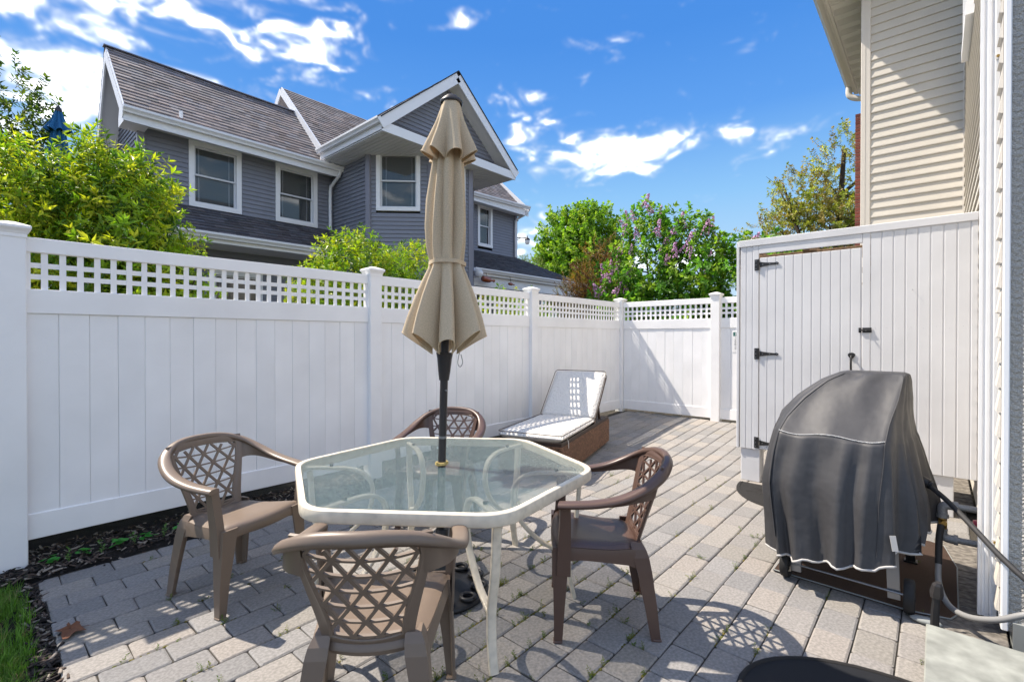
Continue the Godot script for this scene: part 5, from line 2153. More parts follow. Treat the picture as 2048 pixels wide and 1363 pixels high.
func build_corner_things() -> void:
	# half-round rubber doormat before the shower
	var o := []
	for k in 25:
		var a := PI * k / 24.0
		o.append([-0.94 - cos(a) * 0.47, -4.89 + sin(a) * 0.60])
	var b := MB.new()
	flat_shape(b, o, 0.001, 0.012)
	var mt := thing("rubber_doormat", "half-round black rubber doormat at the shower door", "doormat", Vector3(-0.94, 0, -4.7))
	obj("mat", b, M.rubber_mat, mt)
	# moulded scroll ribs on it
	b = MB.new()
	for k in 26:
		var x := -1.30 + 0.72 * rng.randf()
		var z := -4.84 + 0.46 * rng.randf()
		if pow((x + 0.94) / 0.42, 2) + pow((z + 4.89) / 0.54, 2) > 1.0:
			continue
		var p := []
		var a0 := rng.randf_range(-0.5, 0.5)
		for j in 5:
			var s := j / 4.0
			p.append(Vector3(x + 0.13 * s * cos(a0) , 0.0115, z + 0.13 * s * sin(a0) + 0.02 * sin(s * 5.0)))
		b.tube(p, 0.0055, 0.003, 5)
	var rim := []
	for k in 25:
		var a := PI * k / 24.0
		rim.append(Vector3(-0.94 - cos(a) * 0.445, 0.0115, -4.885 + sin(a) * 0.57))
	b.tube(rim, 0.006, -1.0, 5)
	obj("raised_scrolls", b, M.rubber_mat, mt)

	# brown mat under the grill
	b = MB.new()
	o = []
	var cs := [[-0.72, -3.155], [-0.10, -3.13], [0.055, -3.17], [0.085, -3.25], [0.095, -3.9], [0.04, -4.25], [-0.03, -4.29], [-0.70, -4.2]]
	for q in cs:
		o.append(q)
	flat_shape(b, o, 0.001, 0.012, 0.003)
	var gm := thing("grill_mat", "brown bristle mat with pale bound edge under the grill", "mat", Vector3(-0.3, 0, -3.7))
	obj("pile", b, M.brown_mat, gm)
	b = MB.new()
	var ed := []
	for q in cs: ed.append(Vector3(q[0], 0.009, q[1]))
	ed.append(ed[0])
	b.tube(ed, 0.0042, -1.0, 5, false)
	obj("edge_binding", b, M.stone, gm)

	# dark half-round mat at the foot of the step, near the camera
	b = MB.new()
	o = []
	for k in 25:
		var a := PI * k / 24.0
		o.append([-0.035 - sin(a) * 0.565, -2.08 + cos(a) * 0.405])
	flat_shape(b, o, 0.001, 0.012)
	var dm := thing("step_mat", "dark blue-black half-round mat at the foot of the stone step", "doormat", Vector3(-0.3, 0, -2.08))
	obj("pile", b, M.dark_mat, dm)
	b = MB.new()
	rim = []
	for k in 25:
		var a := PI * k / 24.0
		rim.append(Vector3(-0.036 - sin(a) * 0.550, 0.0105, -2.08 + cos(a) * 0.390))
	b.tube(rim, 0.010, -1.0, 6)
	obj("raised_border", b, M.rubber_mat, dm)

	# stone step
	var st := thing("stone_step", "pale grey-green stone slab step at the corner of the house", "step", Vector3(0.3, 0, -2.2))
	b = MB.new()
	b.cbox(Vector3(-0.031, 0.105, -2.735), Vector3(0.95, 0.15, -1.35), 0.004)
	obj("tread_slab", b, M.slate, st)
	b = MB.new()
	b.cbox(Vector3(0.004, 0.0, -2.70), Vector3(0.93, 0.105, -1.38), 0.004)
	obj("riser", b, M.stone, st)

	# short black iron post by the step
	var ip := thing("iron_post", "short black iron post with a worn grey knob beside the stone step", "post", Vector3(0.0, 0, -2.86))
	b = MB.new()
	b.loft([ring4(Vector3(-0.004, 0.0, -2.87), 0.018, 0.030), ring4(Vector3(-0.002, 0.15, -2.86), 0.015, 0.020), ring4(Vector3(0.002, 0.225, -2.855), 0.013, 0.016)])
	obj("shaft", b, M.iron, ip)
	b = MB.new()
	b.loft([ring4(Vector3(0.002, 0.225, -2.855), 0.021, 0.024), ring4(Vector3(0.003, 0.245, -2.855), 0.024, 0.026), ring4(Vector3(0.006, 0.282, -2.85), 0.018, 0.022), ring4(Vector3(0.009, 0.296, -2.846), 0.010, 0.014)])
	obj("knob", b, M.dark_bronze, ip)
	b = MB.new()
	b.cham(Vector3(0.03, 0.06, 0.05), 0.006, Transform3D(Basis.from_euler(Vector3(0, 0.3, 0)), Vector3(0.04, 0.03, -2.86)))
	obj("stone_wedge", b, M.stone, ip)

	# smooth stone
	b = MB.new()
	var rows := []
	for i in 7:
		var v := -PI / 2 + PI * i / 6.0
		var ring := PackedVector3Array()
		for j in 14:
			var a := TAU * j / 14
			ring.append(Vector3(-0.035 + cos(v) * cos(a) * 0.062, 0.016 + sin(v) * 0.016, -3.055 + cos(v) * sin(a) * 0.028))
		rows.append(ring)
	b.grid(rows, true)
	var pb := obj("flat_pebble", b, M.stone)
	tag(pb, "smooth oval grey pebble lying by the grill wheel", "pebble")

	# planks between the mat and the wall
	var pl := thing("plank_walk", "strip of weathered grey planks along the house wall", "boardwalk", Vector3(0.12, 0, -3.7))
	for k in 15:
		b = MB.new()
		var z := -2.92 - 0.102 * k
		b.cham(Vector3(0.262 + rng.randf_range(-0.01, 0.0), 0.020, 0.096), 0.003, Transform3D(Basis.from_euler(Vector3(0, rng.randf_range(-0.008, 0.008), 0)), Vector3(0.119, -0.0055 + rng.randf_range(-0.001, 0.001), z)))
		obj("plank", b, M.weathered_wood, pl)

	# gas pipes out of the wall
	var gp := thing("gas_pipe", "galvanised gas pipe fitting coming out of the house wall behind the downspout", "pipe", Vector3(0.03, 0.38, -3.5))
	var x0 := 0.026
	b = MB.new()
	b.tube([Vector3(0.24, 0.476, -3.5), Vector3(x0 + 0.05, 0.476, -3.5)], 0.0165, -1.0, 14)
	obj("upper_pipe", b, M.galvanised, gp)
	b = MB.new()
	b.tube([Vector3(0.24, 0.298, -3.5), Vector3(x0 + 0.05, 0.298, -3.5)], 0.0165, -1.0, 14)
	obj("lower_pipe", b, M.galvanised, gp)
	b = MB.new()
	b.tube(smooth_path([Vector3(x0 + 0.062, 0.476, -3.5), Vector3(x0 + 0.02, 0.476, -3.5), Vector3(x0, 0.46, -3.5), Vector3(x0, 0.42, -3.5)], 5), 0.0225, -1.0, 14)
	b.tube([Vector3(x0 + 0.062, 0.476, -3.5), Vector3(x0 + 0.045, 0.476, -3.5)], 0.027, -1.0, 14)
	b.tube([Vector3(x0, 0.425, -3.5), Vector3(x0, 0.408, -3.5)], 0.027, -1.0, 14)
	obj("elbow", b, M.galvanised, gp)
	b = MB.new()
	b.tube(smooth_path([Vector3(x0 + 0.062, 0.298, -3.5), Vector3(x0 + 0.02, 0.298, -3.5), Vector3(x0, 0.315, -3.5), Vector3(x0, 0.35, -3.5)], 5), 0.0225, -1.0, 14)
	b.tube([Vector3(x0 + 0.062, 0.298, -3.5), Vector3(x0 + 0.045, 0.298, -3.5)], 0.027, -1.0, 14)
	obj("elbow", b, M.galvanised, gp)
	b = MB.new()
	b.tube([Vector3(x0, 0.405, -3.5), Vector3(x0, 0.345, -3.5)], 0.020, -1.0, 6)
	b.tube([Vector3(x0, 0.39, -3.5), Vector3(x0 + 0.006, 0.385, -3.46)], 0.014, -1.0, 8)
	obj("valve", b, M.brass, gp)

	# hose from that fitting, looping to the right
	b = MB.new()
	b.tube(smooth_path([Vector3(0.02, 0.375, -3.47), Vector3(0.012, 0.30, -3.44), Vector3(0.01, 0.19, -3.38)], 6), 0.0165, 0.0150, 12)
	var hs := thing("gas_hose", "grey rubber hose hanging from the gas fitting and curving along the wall", "hose", Vector3(0.02, 0.2, -3.4))
	obj("sleeve", b, M.rubber, hs)
	b = MB.new()
	b.tube(smooth_path([Vector3(0.01, 0.195, -3.385), Vector3(0.012, 0.12, -3.30), Vector3(0.045, 0.075, -3.18), Vector3(0.11, 0.09, -3.06), Vector3(0.20, 0.145, -2.98), Vector3(0.29, 0.215, -2.95), Vector3(0.42, 0.28, -2.95)], 7), 0.0135, -1.0, 12)
	obj("tube", b, M.hose_grey, hs)
	# black hose from the grill to the wall
	b = MB.new()
	b.tube(smooth_path([Vector3(-0.03, 0.582, -3.44), Vector3(0.04, 0.545, -3.33), Vector3(0.13, 0.475, -3.19), Vector3(0.22, 0.40, -3.05), Vector3(0.31, 0.335, -2.97), Vector3(0.42, 0.28, -2.94)], 7), 0.0125, -1.0, 12)
	var gh := obj("grill_hose", b, M.rubber)
	tag(gh, "black rubber hose running from the covered grill to the house", "hose")
	# red valve handle half hidden behind the downspout
	var rv := thing("red_tap", "red tap handle low on the wall behind the downspout", "tap", Vector3(0.15, 0.36, -3.62))
	b = MB.new()
	b.tube([Vector3(0.24, 0.36, -3.62), Vector3(0.175, 0.36, -3.62)], 0.014, -1.0, 10)
	obj("stem", b, M.galvanised, rv)
	b = MB.new()
	b.tube([Vector3(0.178, 0.36, -3.62), Vector3(0.150, 0.36, -3.62)], 0.034, 0.030, 8)
	obj("handle", b, M.red_plastic, rv)

func ring4(c: Vector3, hx: float, hz: float) -> PackedVector3Array:
	return PackedVector3Array([c + Vector3(-hx, 0, -hz * 0.5), c + Vector3(-hx * 0.5, 0, -hz), c + Vector3(hx * 0.5, 0, -hz), c + Vector3(hx, 0, -hz * 0.5), c + Vector3(hx, 0, hz * 0.5), c + Vector3(hx * 0.5, 0, hz), c + Vector3(-hx * 0.5, 0, hz), c + Vector3(-hx, 0, hz * 0.5)])

# ---------------------------------------------------------------- plants
func leaf(b: MB, base: Vector3, dir: Vector3, nrm: Vector3, l: float, w: float, curl := 0.2) -> void:
	var side := dir.cross(nrm).normalized()
	var n2 := side.cross(dir).normalized()
	var mid := base + dir * l * 0.45 - n2 * w * 0.22
	var tip := base + dir * l - n2 * l * curl
	var a := base + dir * l * 0.42 + side * w * 0.5 + n2 * w * 0.10
	var c := base + dir * l * 0.42 - side * w * 0.5 + n2 * w * 0.10
	b.tri(base, a, mid)
	b.tri(base, mid, c)
	b.tri(a, tip, mid)
	b.tri(mid, tip, c)

func sprig(seed_: int, length: float, pairs: int, l: float, w: float, spread := 0.9, tuft := 3, upright := 0.4) -> ArrayMesh:
	var rr := RandomNumberGenerator.new()
	rr.seed = seed_
	var b := MB.new()
	b.colored = true
	b.col = Color(0.55, 0.42, 0.4)
	var bend := Vector3(rr.randf_range(-0.15, 0.15), 1, rr.randf_range(-0.15, 0.15)) * length
	b.tube([Vector3.ZERO, bend * 0.5 + Vector3(0.01, 0, 0.01), bend], length * 0.018, length * 0.006, 3, false)
	for k in pairs:
		var s := (k + 0.6) / pairs
		var a := k * 2.4 + rr.randf_range(-0.4, 0.4)
		for q in 2:
			var aa := a + PI * q + rr.randf_range(-0.3, 0.3)
			var d := Vector3(cos(aa) * spread, upright + rr.randf_range(-0.35, 0.35), sin(aa) * spread).normalized()
			b.col = Color(1, 1, 1) * rr.randf_range(0.62, 1.2)
			leaf(b, bend * s, d, Vector3(rr.randf_range(-0.4, 0.4), 1, rr.randf_range(-0.4, 0.4)), l * rr.randf_range(0.65, 1.15), w * rr.randf_range(0.7, 1.1), rr.randf_range(0.0, 0.45))
	for k in tuft:
		var aa := rr.randf() * TAU
		b.col = Color(1.1, 1.1, 1.0) * rr.randf_range(0.9, 1.25)
		leaf(b, bend, Vector3(cos(aa) * 0.6, 0.9, sin(aa) * 0.6).normalized(), Vector3(cos(aa + 1.5), 0.5, sin(aa + 1.5)), l * 0.8, w * 0.8, 0.2)
	return b.mesh()

# fills ellipsoids [centre, radii] with sprigs, densest near the surface
func crown(parent: Node, called: String, meshes: Array, lobes: Array, count: int, scale: Vector2, palette: Array, seed_: int, inner := 0.55, fly := 0.06) -> void:
	var rr := RandomNumberGenerator.new()
	rr.seed = seed_
	var vol := 0.0
	var ws := []
	for q in lobes:
		var r: Vector3 = q[1]
		vol += pow(r.x * r.y * r.z, 0.67)
		ws.append(vol)
	var nz := FastNoiseLite.new()
	nz.seed = seed_
	nz.frequency = 0.9
	for mi in meshes.size():
		var where := []
		var tints := []
		var k := 0
		while k < count / meshes.size():
			k += 1
			var pick := rr.randf() * vol
			var li := 0
			while ws[li] < pick: li += 1
			var c: Vector3 = lobes[li][0]
			var r: Vector3 = lobes[li][1]
			var d := Vector3(rr.randfn(), rr.randfn(), rr.randfn()).normalized()
			var rad := lerpf(inner, 1.0, sqrt(rr.randf()))
			if rr.randf() < fly: rad *= rr.randf_range(1.04, 1.17)
			rad *= 1.0 + 0.24 * nz.get_noise_3dv((c + d * r.y) * 2.0)
			var p := c + Vector3(d.x * r.x, d.y * r.y, d.z * r.z) * rad
			if p.y < 0.05: continue
			if nz.get_noise_3dv(p * 3.2) > 0.55: continue
			var up := (d * 0.75 + Vector3(rr.randfn() * 0.45, 0.45 + rr.randfn() * 0.3, rr.randfn() * 0.45)).normalized()
			var x := up.cross(Vector3(rr.randfn(), rr.randfn(), rr.randfn())).normalized()
			var s := rr.randf_range(scale.x, scale.y)
			where.append(Transform3D(Basis(x, up, x.cross(up)).scaled_local(Vector3(s, s, s)), p))
			var t: Color = palette[rr.randi() % palette.size()]
			tints.append(t * rr.randf_range(1.0, 1.7))
		if where.size():
			scatter(called, meshes[mi], M.leaf, where, tints, parent)

func limbs(b: MB, root: Vector3, top: Vector3, r: float, n: int, spread: Vector3, seed_: int) -> void:
	var rr := RandomNumberGenerator.new()
	rr.seed = seed_
	var mid := root.lerp(top, 0.5) + Vector3(rr.randf_range(-0.1, 0.1), 0, rr.randf_range(-0.1, 0.1)) * spread.x
	b.tube(smooth_path([root, mid, top], 5), r, r * 0.35, 8)
	for k in n:
		var s := rr.randf_range(0.25, 0.85)
		var a := root.lerp(mid, s * 2.0) if s < 0.5 else mid.lerp(top, s * 2.0 - 1.0)
		var e := a + Vector3(rr.randf_range(-1, 1) * spread.x, rr.randf_range(0.25, 0.9) * spread.y, rr.randf_range(-1, 1) * spread.z) * (1.1 - 0.5 * s)
		var m := a.lerp(e, 0.5) + Vector3(0, -0.06, 0) * spread.y
		b.tube(smooth_path([a, m, e], 3), r * 0.42, r * 0.10, 6)
		for j in 2:
			var f := a.lerp(e, rr.randf_range(0.45, 0.85))
			b.tube([f, f + Vector3(rr.randf_range(-1, 1) * spread.x, rr.randf_range(0.1, 0.7) * spread.y, rr.randf_range(-1, 1) * spread.z) * 0.45], r * 0.16, r * 0.05, 5)

func build_plants() -> void:
	var spr := [sprig(1, 0.20, 5, 0.088, 0.028, 0.9, 4), sprig(2, 0.17, 4, 0.095, 0.032, 0.9, 4), sprig(3, 0.24, 6, 0.080, 0.026, 0.8, 3)]
	var lime := [Color(0.40, 0.46, 0.022), Color(0.28, 0.40, 0.020), Color(0.17, 0.31, 0.018), Color(0.10, 0.21, 0.020), Color(0.42, 0.46, 0.03), Color(0.22, 0.36, 0.018), Color(0.065, 0.145, 0.02), Color(0.30, 0.42, 0.04)]
	# tall privet at the left
	var p := thing("privet_bush", "tall lime-green privet bush rising over the fence beside the grey house", "bush", Vector3(-5.7, -0.07, -0.3))
	var b := MB.new()
	for q in [[-5.6, -0.9, 2.6], [-5.8, -0.2, 2.8], [-5.5, 0.5, 2.7], [-5.9, 1.1, 2.6], [-5.3, -1.2, 2.0]]:
		limbs(b, Vector3(q[0], -0.08, q[1]), Vector3(q[0] + 0.1, q[2], q[1] - 0.1), 0.035, 9, Vector3(0.55, 0.6, 0.5), int(q[2] * 100) + int(q[1] * 10))
	obj("stems", b, M.bark, p)
	crown(p, "crown", spr, [[Vector3(-5.65, 1.65, -0.85), Vector3(0.85, 1.20, 0.62)], [Vector3(-5.75, 1.72, -0.2), Vector3(0.9, 1.15, 0.85)], [Vector3(-5.7, 1.75, 0.7), Vector3(0.9, 1.15, 0.9)], [Vector3(-5.4, 1.1, -1.1), Vector3(0.7, 1.0, 0.45)], [Vector3(-5.6, 2.25, -0.85), Vector3(0.6, 0.75, 0.45)], [Vector3(-5.5, 0.9, 0.0), Vector3(0.8, 0.9, 1.1)]], 7000, Vector2(0.65, 1.15), lime, 31, 0.6, 0.14)
	# second bush in front of the bay
	p = thing("privet_bush", "rounded lime-green privet bush before the bay window of the grey house", "bush", Vector3(-6.2, -0.07, -3.85))
	b = MB.new()
	for q in [[-6.1, -3.4, 2.3], [-6.3, -4.0, 2.4], [-6.0, -4.4, 2.2]]:
		limbs(b, Vector3(q[0], -0.08, q[1]), Vector3(q[0], q[2], q[1]), 0.03, 8, Vector3(0.5, 0.5, 0.5), int(q[2] * 100))
	obj("stems", b, M.bark, p)
	crown(p, "crown", spr, [[Vector3(-6.2, 1.65, -3.75), Vector3(0.8, 1.12, 0.7)], [Vector3(-6.1, 1.55, -4.55), Vector3(0.75, 1.15, 0.65)], [Vector3(-6.2, 1.25, -3.15), Vector3(0.7, 0.98, 0.42)], [Vector3(-6.0, 0.9, -3.9), Vector3(0.8, 0.9, 1.2)]], 4200, Vector2(0.65, 1.1), lime, 47, 0.6, 0.12)
	# climbing shoots behind the third post
	p = thing("climbing_shrub", "low leafy shrub poking over the fence below the porch roof", "shrub", Vector3(-5.0, -0.07, -5.7))
	b = MB.new()
	limbs(b, Vector3(-5.0, -0.08, -5.6), Vector3(-4.95, 1.9, -5.7), 0.02, 8, Vector3(0.3, 0.4, 0.6), 5)
	obj("stems", b, M.bark, p)
	crown(p, "crown", spr, [[Vector3(-5.0, 1.35, -5.35), Vector3(0.35, 0.72, 0.35)], [Vector3(-5.0, 1.20, -6.1), Vector3(0.35, 0.80, 0.6)], [Vector3(-4.9, 0.7, -5.7), Vector3(0.4, 0.7, 0.9)]], 700, Vector2(0.6, 1.0), lime.slice(1, 6), 53, 0.5, 0.12)

	# lilac behind the far fence
	var lil := [sprig(11, 0.22, 4, 0.115, 0.075, 0.9, 3), sprig(12, 0.26, 5, 0.105, 0.070, 0.9, 3)]
	var green := [Color(0.095, 0.25, 0.025), Color(0.13, 0.31, 0.03), Color(0.075, 0.19, 0.025), Color(0.19, 0.36, 0.04), Color(0.25, 0.39, 0.04)]
	p = thing("lilac_bush", "green lilac bush with purple flower heads behind the far fence", "bush", Vector3(-4.0, 0.05, -9.5))
	b = MB.new()
	for q in [[-4.6, 3.3], [-4.2, 3.5], [-3.4, 3.1], [-3.0, 2.6], [-5.2, 2.4]]:
		limbs(b, Vector3(-4.0 + (q[0] + 4.0) * 0.5, 0.0, -9.5), Vector3(q[0], q[1], -9.4), 0.04, 9, Vector3(0.5, 0.6, 0.5), int(-q[0] * 100))
	obj("stems", b, M.bark, p)
	var lobes := [[Vector3(-4.55, 2.75, -9.5), Vector3(0.62, 1.32, 0.7)], [Vector3(-5.15, 1.9, -9.4), Vector3(0.55, 0.95, 0.6)], [Vector3(-3.62, 2.45, -9.5), Vector3(0.62, 1.22, 0.7)], [Vector3(-2.75, 2.0, -9.4), Vector3(0.75, 1.15, 0.6)], [Vector3(-4.0, 1.3, -9.3), Vector3(1.4, 1.2, 0.6)], [Vector3(-2.0, 1.7, -9.3), Vector3(0.7, 1.2, 0.6)]]
	crown(p, "crown", lil, lobes, 2100, Vector2(0.75, 1.25), green, 61, 0.45, 0.10)
	# flower heads, each a cone of tiny blossoms
	var fm := []
	for k in 3:
		var fb := MB.new()
		fb.colored = true
		var rr := RandomNumberGenerator.new()
		rr.seed = 90 + k
		for j in 60:
			var y := rr.randf()
			var r := 0.040 * (1.0 - y * 0.85)
			var a := rr.randf() * TAU
			var c := Vector3(cos(a) * r, y * 0.19, sin(a) * r)
			fb.col = Color(0.62, 0.36, 0.56).lerp(Color(0.44, 0.20, 0.40), rr.randf()) * rr.randf_range(0.75, 1.3)
			var d := Vector3(cos(a), 0.4, sin(a)).normalized()
			var s := d.cross(Vector3.UP).normalized() * 0.013
			var u := s.cross(d).normalized() * 0.013
			fb.tri(c + d * 0.006 - s, c + d * 0.006 + u, c + d * 0.012)
			fb.tri(c + d * 0.006 + s, c + d * 0.006 - u, c + d * 0.012)
			fb.tri(c + d * 0.006 + u, c + d * 0.006 + s, c + d * 0.012)
			fb.tri(c + d * 0.006 - u, c + d * 0.006 - s, c + d * 0.012)
		fm.append(fb.mesh())
	var rf := RandomNumberGenerator.new()
	rf.seed = 8
	for k in 60:
		var q: Array = lobes[rf.randi() % 4]
		var d := Vector3(rf.randfn() * 0.8, 0.25 + absf(rf.randfn()) * 0.7, 0.35 + absf(rf.randfn()) * 0.7).normalized()
		var c: Vector3 = q[0]
		var r: Vector3 = q[1]
		var pos := c + Vector3(d.x * r.x, d.y * r.y, d.z * r.z) * 1.04
		var s := rf.randf_range(0.95, 1.65)
		put("flower_head", fm[k % 3], M.lilac_bloom, p, Transform3D(Basis.from_euler(Vector3(rf.randf_range(-0.5, 0.7), rf.randf() * TAU, rf.randf_range(-0.6, 0.6))).scaled(Vector3(s, s, s)), pos))

	# reddish-brown shrub left of the lilac
	var brn := [sprig(21, 0.22, 6, 0.045, 0.022, 0.9, 3), sprig(22, 0.26, 7, 0.042, 0.02, 0.9, 2)]
	p = thing("bronze_shrub", "bronze-leaved shrub between the porch and the lilac", "shrub", Vector3(-7.4, 0.0, -12.0))
	b = MB.new()
	for q in [[-7.8, 2.9], [-7.2, 3.2], [-6.8, 2.6]]:
		limbs(b, Vector3(-7.3, -0.05, -12.0), Vector3(q[0], q[1], -12.0), 0.05, 10, Vector3(0.7, 0.7, 0.6), int(-q[0] * 100))
	obj("stems", b, M.bark, p)
	crown(p, "crown", brn, [[Vector3(-7.15, 2.7, -12.0), Vector3(0.95, 1.30, 0.8)], [Vector3(-7.9, 2.0, -12.0), Vector3(0.75, 1.25, 0.8)], [Vector3(-6.4, 1.9, -11.8), Vector3(0.7, 1.2, 0.8)], [Vector3(-7.4, 1.2, -11.8), Vector3(1.2, 1.2, 0.8)]], 3400, Vector2(0.8, 1.4), [Color(0.24, 0.13, 0.04), Color(0.19, 0.085, 0.035), Color(0.30, 0.19, 0.04), Color(0.18, 0.165, 0.035), Color(0.13, 0.065, 0.03)], 71, 0.4, 0.1)

	# maple far behind
	var mp := [sprig(31, 0.5, 6, 0.20, 0.16, 0.9, 4, 0.3), sprig(32, 0.6, 7, 0.18, 0.15, 0.9, 4, 0.3)]
	p = thing("maple_tree", "round fresh-green maple tree far behind the porch roof", "tree", Vector3(-15.7, -0.07, -24.0))
	b = MB.new()
	limbs(b, Vector3(-15.7, -0.08, -24.0), Vector3(-15.7, 7.6, -24.0), 0.20, 16, Vector3(2.0, 2.4, 2.0), 4)
	obj("trunk", b, M.bark, p)
	var fresh := [Color(0.20, 0.36, 0.03), Color(0.25, 0.41, 0.03), Color(0.15, 0.29, 0.025), Color(0.10, 0.22, 0.025), Color(0.30, 0.43, 0.04)]
	crown(p, "crown", mp, [[Vector3(-16.6, 7.2, -24.0), Vector3(1.5, 1.7, 1.6)], [Vector3(-14.9, 7.3, -24.0), Vector3(1.25, 1.55, 1.5)], [Vector3(-15.6, 5.6, -23.6), Vector3(2.6, 1.6, 2.0)], [Vector3(-15.4, 4.0, -23.6), Vector3(2.4, 1.4, 2.0)], [Vector3(-17.4, 5.6, -24.0), Vector3(1.2, 1.3, 1.4)]], 2300, Vector2(0.75, 1.25), fresh, 83, 0.45, 0.10)
	p = thing("young_tree", "thin pale-leaved young tree beside the grey house corner", "tree", Vector3(-17.6, -0.07, -21.5))
	b = MB.new()
	limbs(b, Vector3(-17.6, -0.08, -21.5), Vector3(-17.4, 5.6, -21.5), 0.09, 14, Vector3(1.0, 1.4, 1.0), 14)
	obj("trunk", b, M.bark, p)
	crown(p, "crown", [sprig(41, 0.4, 6, 0.10, 0.06, 0.9, 3)], [[Vector3(-17.5, 4.6, -21.5), Vector3(0.9, 1.3, 1.2)], [Vector3(-16.7, 3.6, -21.3), Vector3(1.3, 1.2, 1.2)]], 620, Vector2(0.75, 1.25), [Color(0.20, 0.27, 0.11), Color(0.14, 0.21, 0.07), Color(0.17, 0.25, 0.09)], 87, 0.3, 0.1)

	# pear tree by the chimney
	var pr := [sprig(51, 0.26, 6, 0.075, 0.048, 0.9, 4), sprig(52, 0.30, 6, 0.07, 0.045, 0.9, 4)]
	p = thing("pear_tree", "sparse olive-green tree with open branches beside the brick chimney", "tree", Vector3(-2.3, 0.0, -14.0))
	b = MB.new()
	limbs(b, Vector3(-2.2, -0.05, -14.0), Vector3(-1.7, 5.9, -14.0), 0.13, 14, Vector3(1.3, 1.5, 1.0), 24)
	limbs(b, Vector3(-2.2, 2.0, -14.0), Vector3(-3.0, 5.3, -14.0), 0.07, 12, Vector3(0.8, 1.1, 0.8), 26)
	limbs(b, Vector3(-2.2, 2.4, -14.0), Vector3(-3.5, 4.3, -14.0), 0.05, 9, Vector3(0.6, 0.7, 0.6), 28)
	obj("trunk", b, M.bark, p)
	crown(p, "crown", pr, [[Vector3(-1.6, 5.2, -14.0), Vector3(0.75, 1.15, 0.8)], [Vector3(-2.55, 4.9, -14.0), Vector3(0.65, 0.75, 0.8)], [Vector3(-3.0, 4.1, -14.0), Vector3(0.85, 0.62, 0.8)], [Vector3(-2.2, 4.0, -14.0), Vector3(1.2, 0.8, 0.9)], [Vector3(-1.4, 4.0, -14.0), Vector3(0.8, 0.8, 0.9)], [Vector3(-2.6, 3.2, -14.0), Vector3(1.7, 0.5, 0.9)]], 1500, Vector2(0.7, 1.25), [Color(0.34, 0.38, 0.06), Color(0.38, 0.33, 0.09), Color(0.25, 0.31, 0.05), Color(0.44, 0.44, 0.10), Color(0.30, 0.24, 0.08)], 91, 0.35, 0.12)

	# tree behind the privet at the far left
	p = thing("garden_tree", "darker small-leaved tree behind the privet at the picture's left edge", "tree", Vector3(-9.2, -0.07, 0.4))
	b = MB.new()
	limbs(b, Vector3(-9.2, -0.08, 0.5), Vector3(-9.2, 4.4, 0.2), 0.09, 12, Vector3(0.9, 0.9, 0.9), 34)
	obj("trunk", b, M.bark, p)
	crown(p, "crown", [sprig(61, 0.22, 6, 0.07, 0.04, 0.9, 3)], [[Vector3(-9.2, 4.05, -0.1), Vector3(0.8, 0.95, 0.75)], [Vector3(-9.2, 4.4, 0.7), Vector3(0.9, 0.9, 0.8)], [Vector3(-9.2, 3.3, 0.0), Vector3(0.9, 0.8, 0.9)]], 900, Vector2(0.8, 1.3), [Color(0.05, 0.11, 0.02), Color(0.075, 0.13, 0.025), Color(0.10, 0.15, 0.03)], 95, 0.4, 0.12)

	# low leafy plants in the bed, evenly spaced along the fence
	var spots := [[85, 1121, "first"], [152, 1107, "second"], [216, 1094, "third"], [280, 1080, "fourth"], [344, 1065, "fifth"]]
	var pos := [Vector3(-3.96, 0.025, -0.32), Vector3(-3.965, 0.025, -0.475), Vector3(-3.965, 0.025, -0.635), Vector3(-3.97, 0.025, -0.80), Vector3(-3.97, 0.025, -0.985)]
	for k in 5:
		var w := thing("bed_plant", "small round-leaved plant in the mulch, %s from the near fence post" % spots[k][2], "plant", pos[k], "small round-leaved plants along the fence", rng.randf() * TAU, true)
		var rr := RandomNumberGenerator.new()
		rr.seed = 500 + k
		b = MB.new()
		b.colored = true
		for j in 9:
			var a := rr.randf() * TAU
			var r := rr.randf_range(0.008, 0.042)
			var c := Vector3(cos(a) * r, rr.randf_range(0.018, 0.05), sin(a) * r)
			b.col = Color(0.07, 0.33, 0.06) * rr.randf_range(0.75, 1.4)
			var n := Vector3(rr.randf_range(-0.4, 0.4), 1, rr.randf_range(-0.4, 0.4)).normalized()
			var s := n.cross(Vector3(cos(a), 0, sin(a))).normalized()
			var u := s.cross(n)
			var rad := rr.randf_range(0.013, 0.023)
			for i in 8:
				var a0 := TAU * i / 8.0
				var a1 := TAU * (i + 1) / 8.0
				b.tri(c - n * 0.004, c + (s * cos(a0) + u * sin(a0)) * rad, c + (s * cos(a1) + u * sin(a1)) * rad)
		obj("leaves", b, M.leaf, w)
		b = MB.new()
		for j in 6:
			var a := rr.randf() * TAU
			b.tube([Vector3.ZERO, Vector3(cos(a) * 0.03, 0.03, sin(a) * 0.03)], 0.002, 0.0015, 4)
		obj("stems", b, M.bark, w)
	# feathery seedlings between them
	var sd := sprig(71, 0.075, 5, 0.028, 0.009, 0.8, 3, 0.7)
	var ords := ["first", "second", "third", "fourth"]
	for k in 4:
		var w := thing("seedling", "feathery upright seedling in the mulch, %s from the near fence post" % ords[k], "plant", pos[k] + Vector3(0.01, -0.004, -0.085), "feathery seedlings along the fence", 0.0, true)
		b = MB.new()
		var o := MultiMeshInstance3D.new()
		for j in 2:
			var s := 1.0 - 0.3 * j
			var mi := put("shoot", sd, M.seed_leaf, w, Transform3D(Basis.from_euler(Vector3(0.2 * j, j * 2.0 + k, 0.1)).scaled(Vector3(s, s, s)), Vector3(0.015 * j, 0, 0.01 * j)))

	# weeds and moss in the joints
	var where := []
	var tints := []
	var rw := RandomNumberGenerator.new()
	rw.seed = 12
	var moss_w := []
	var moss_t := []
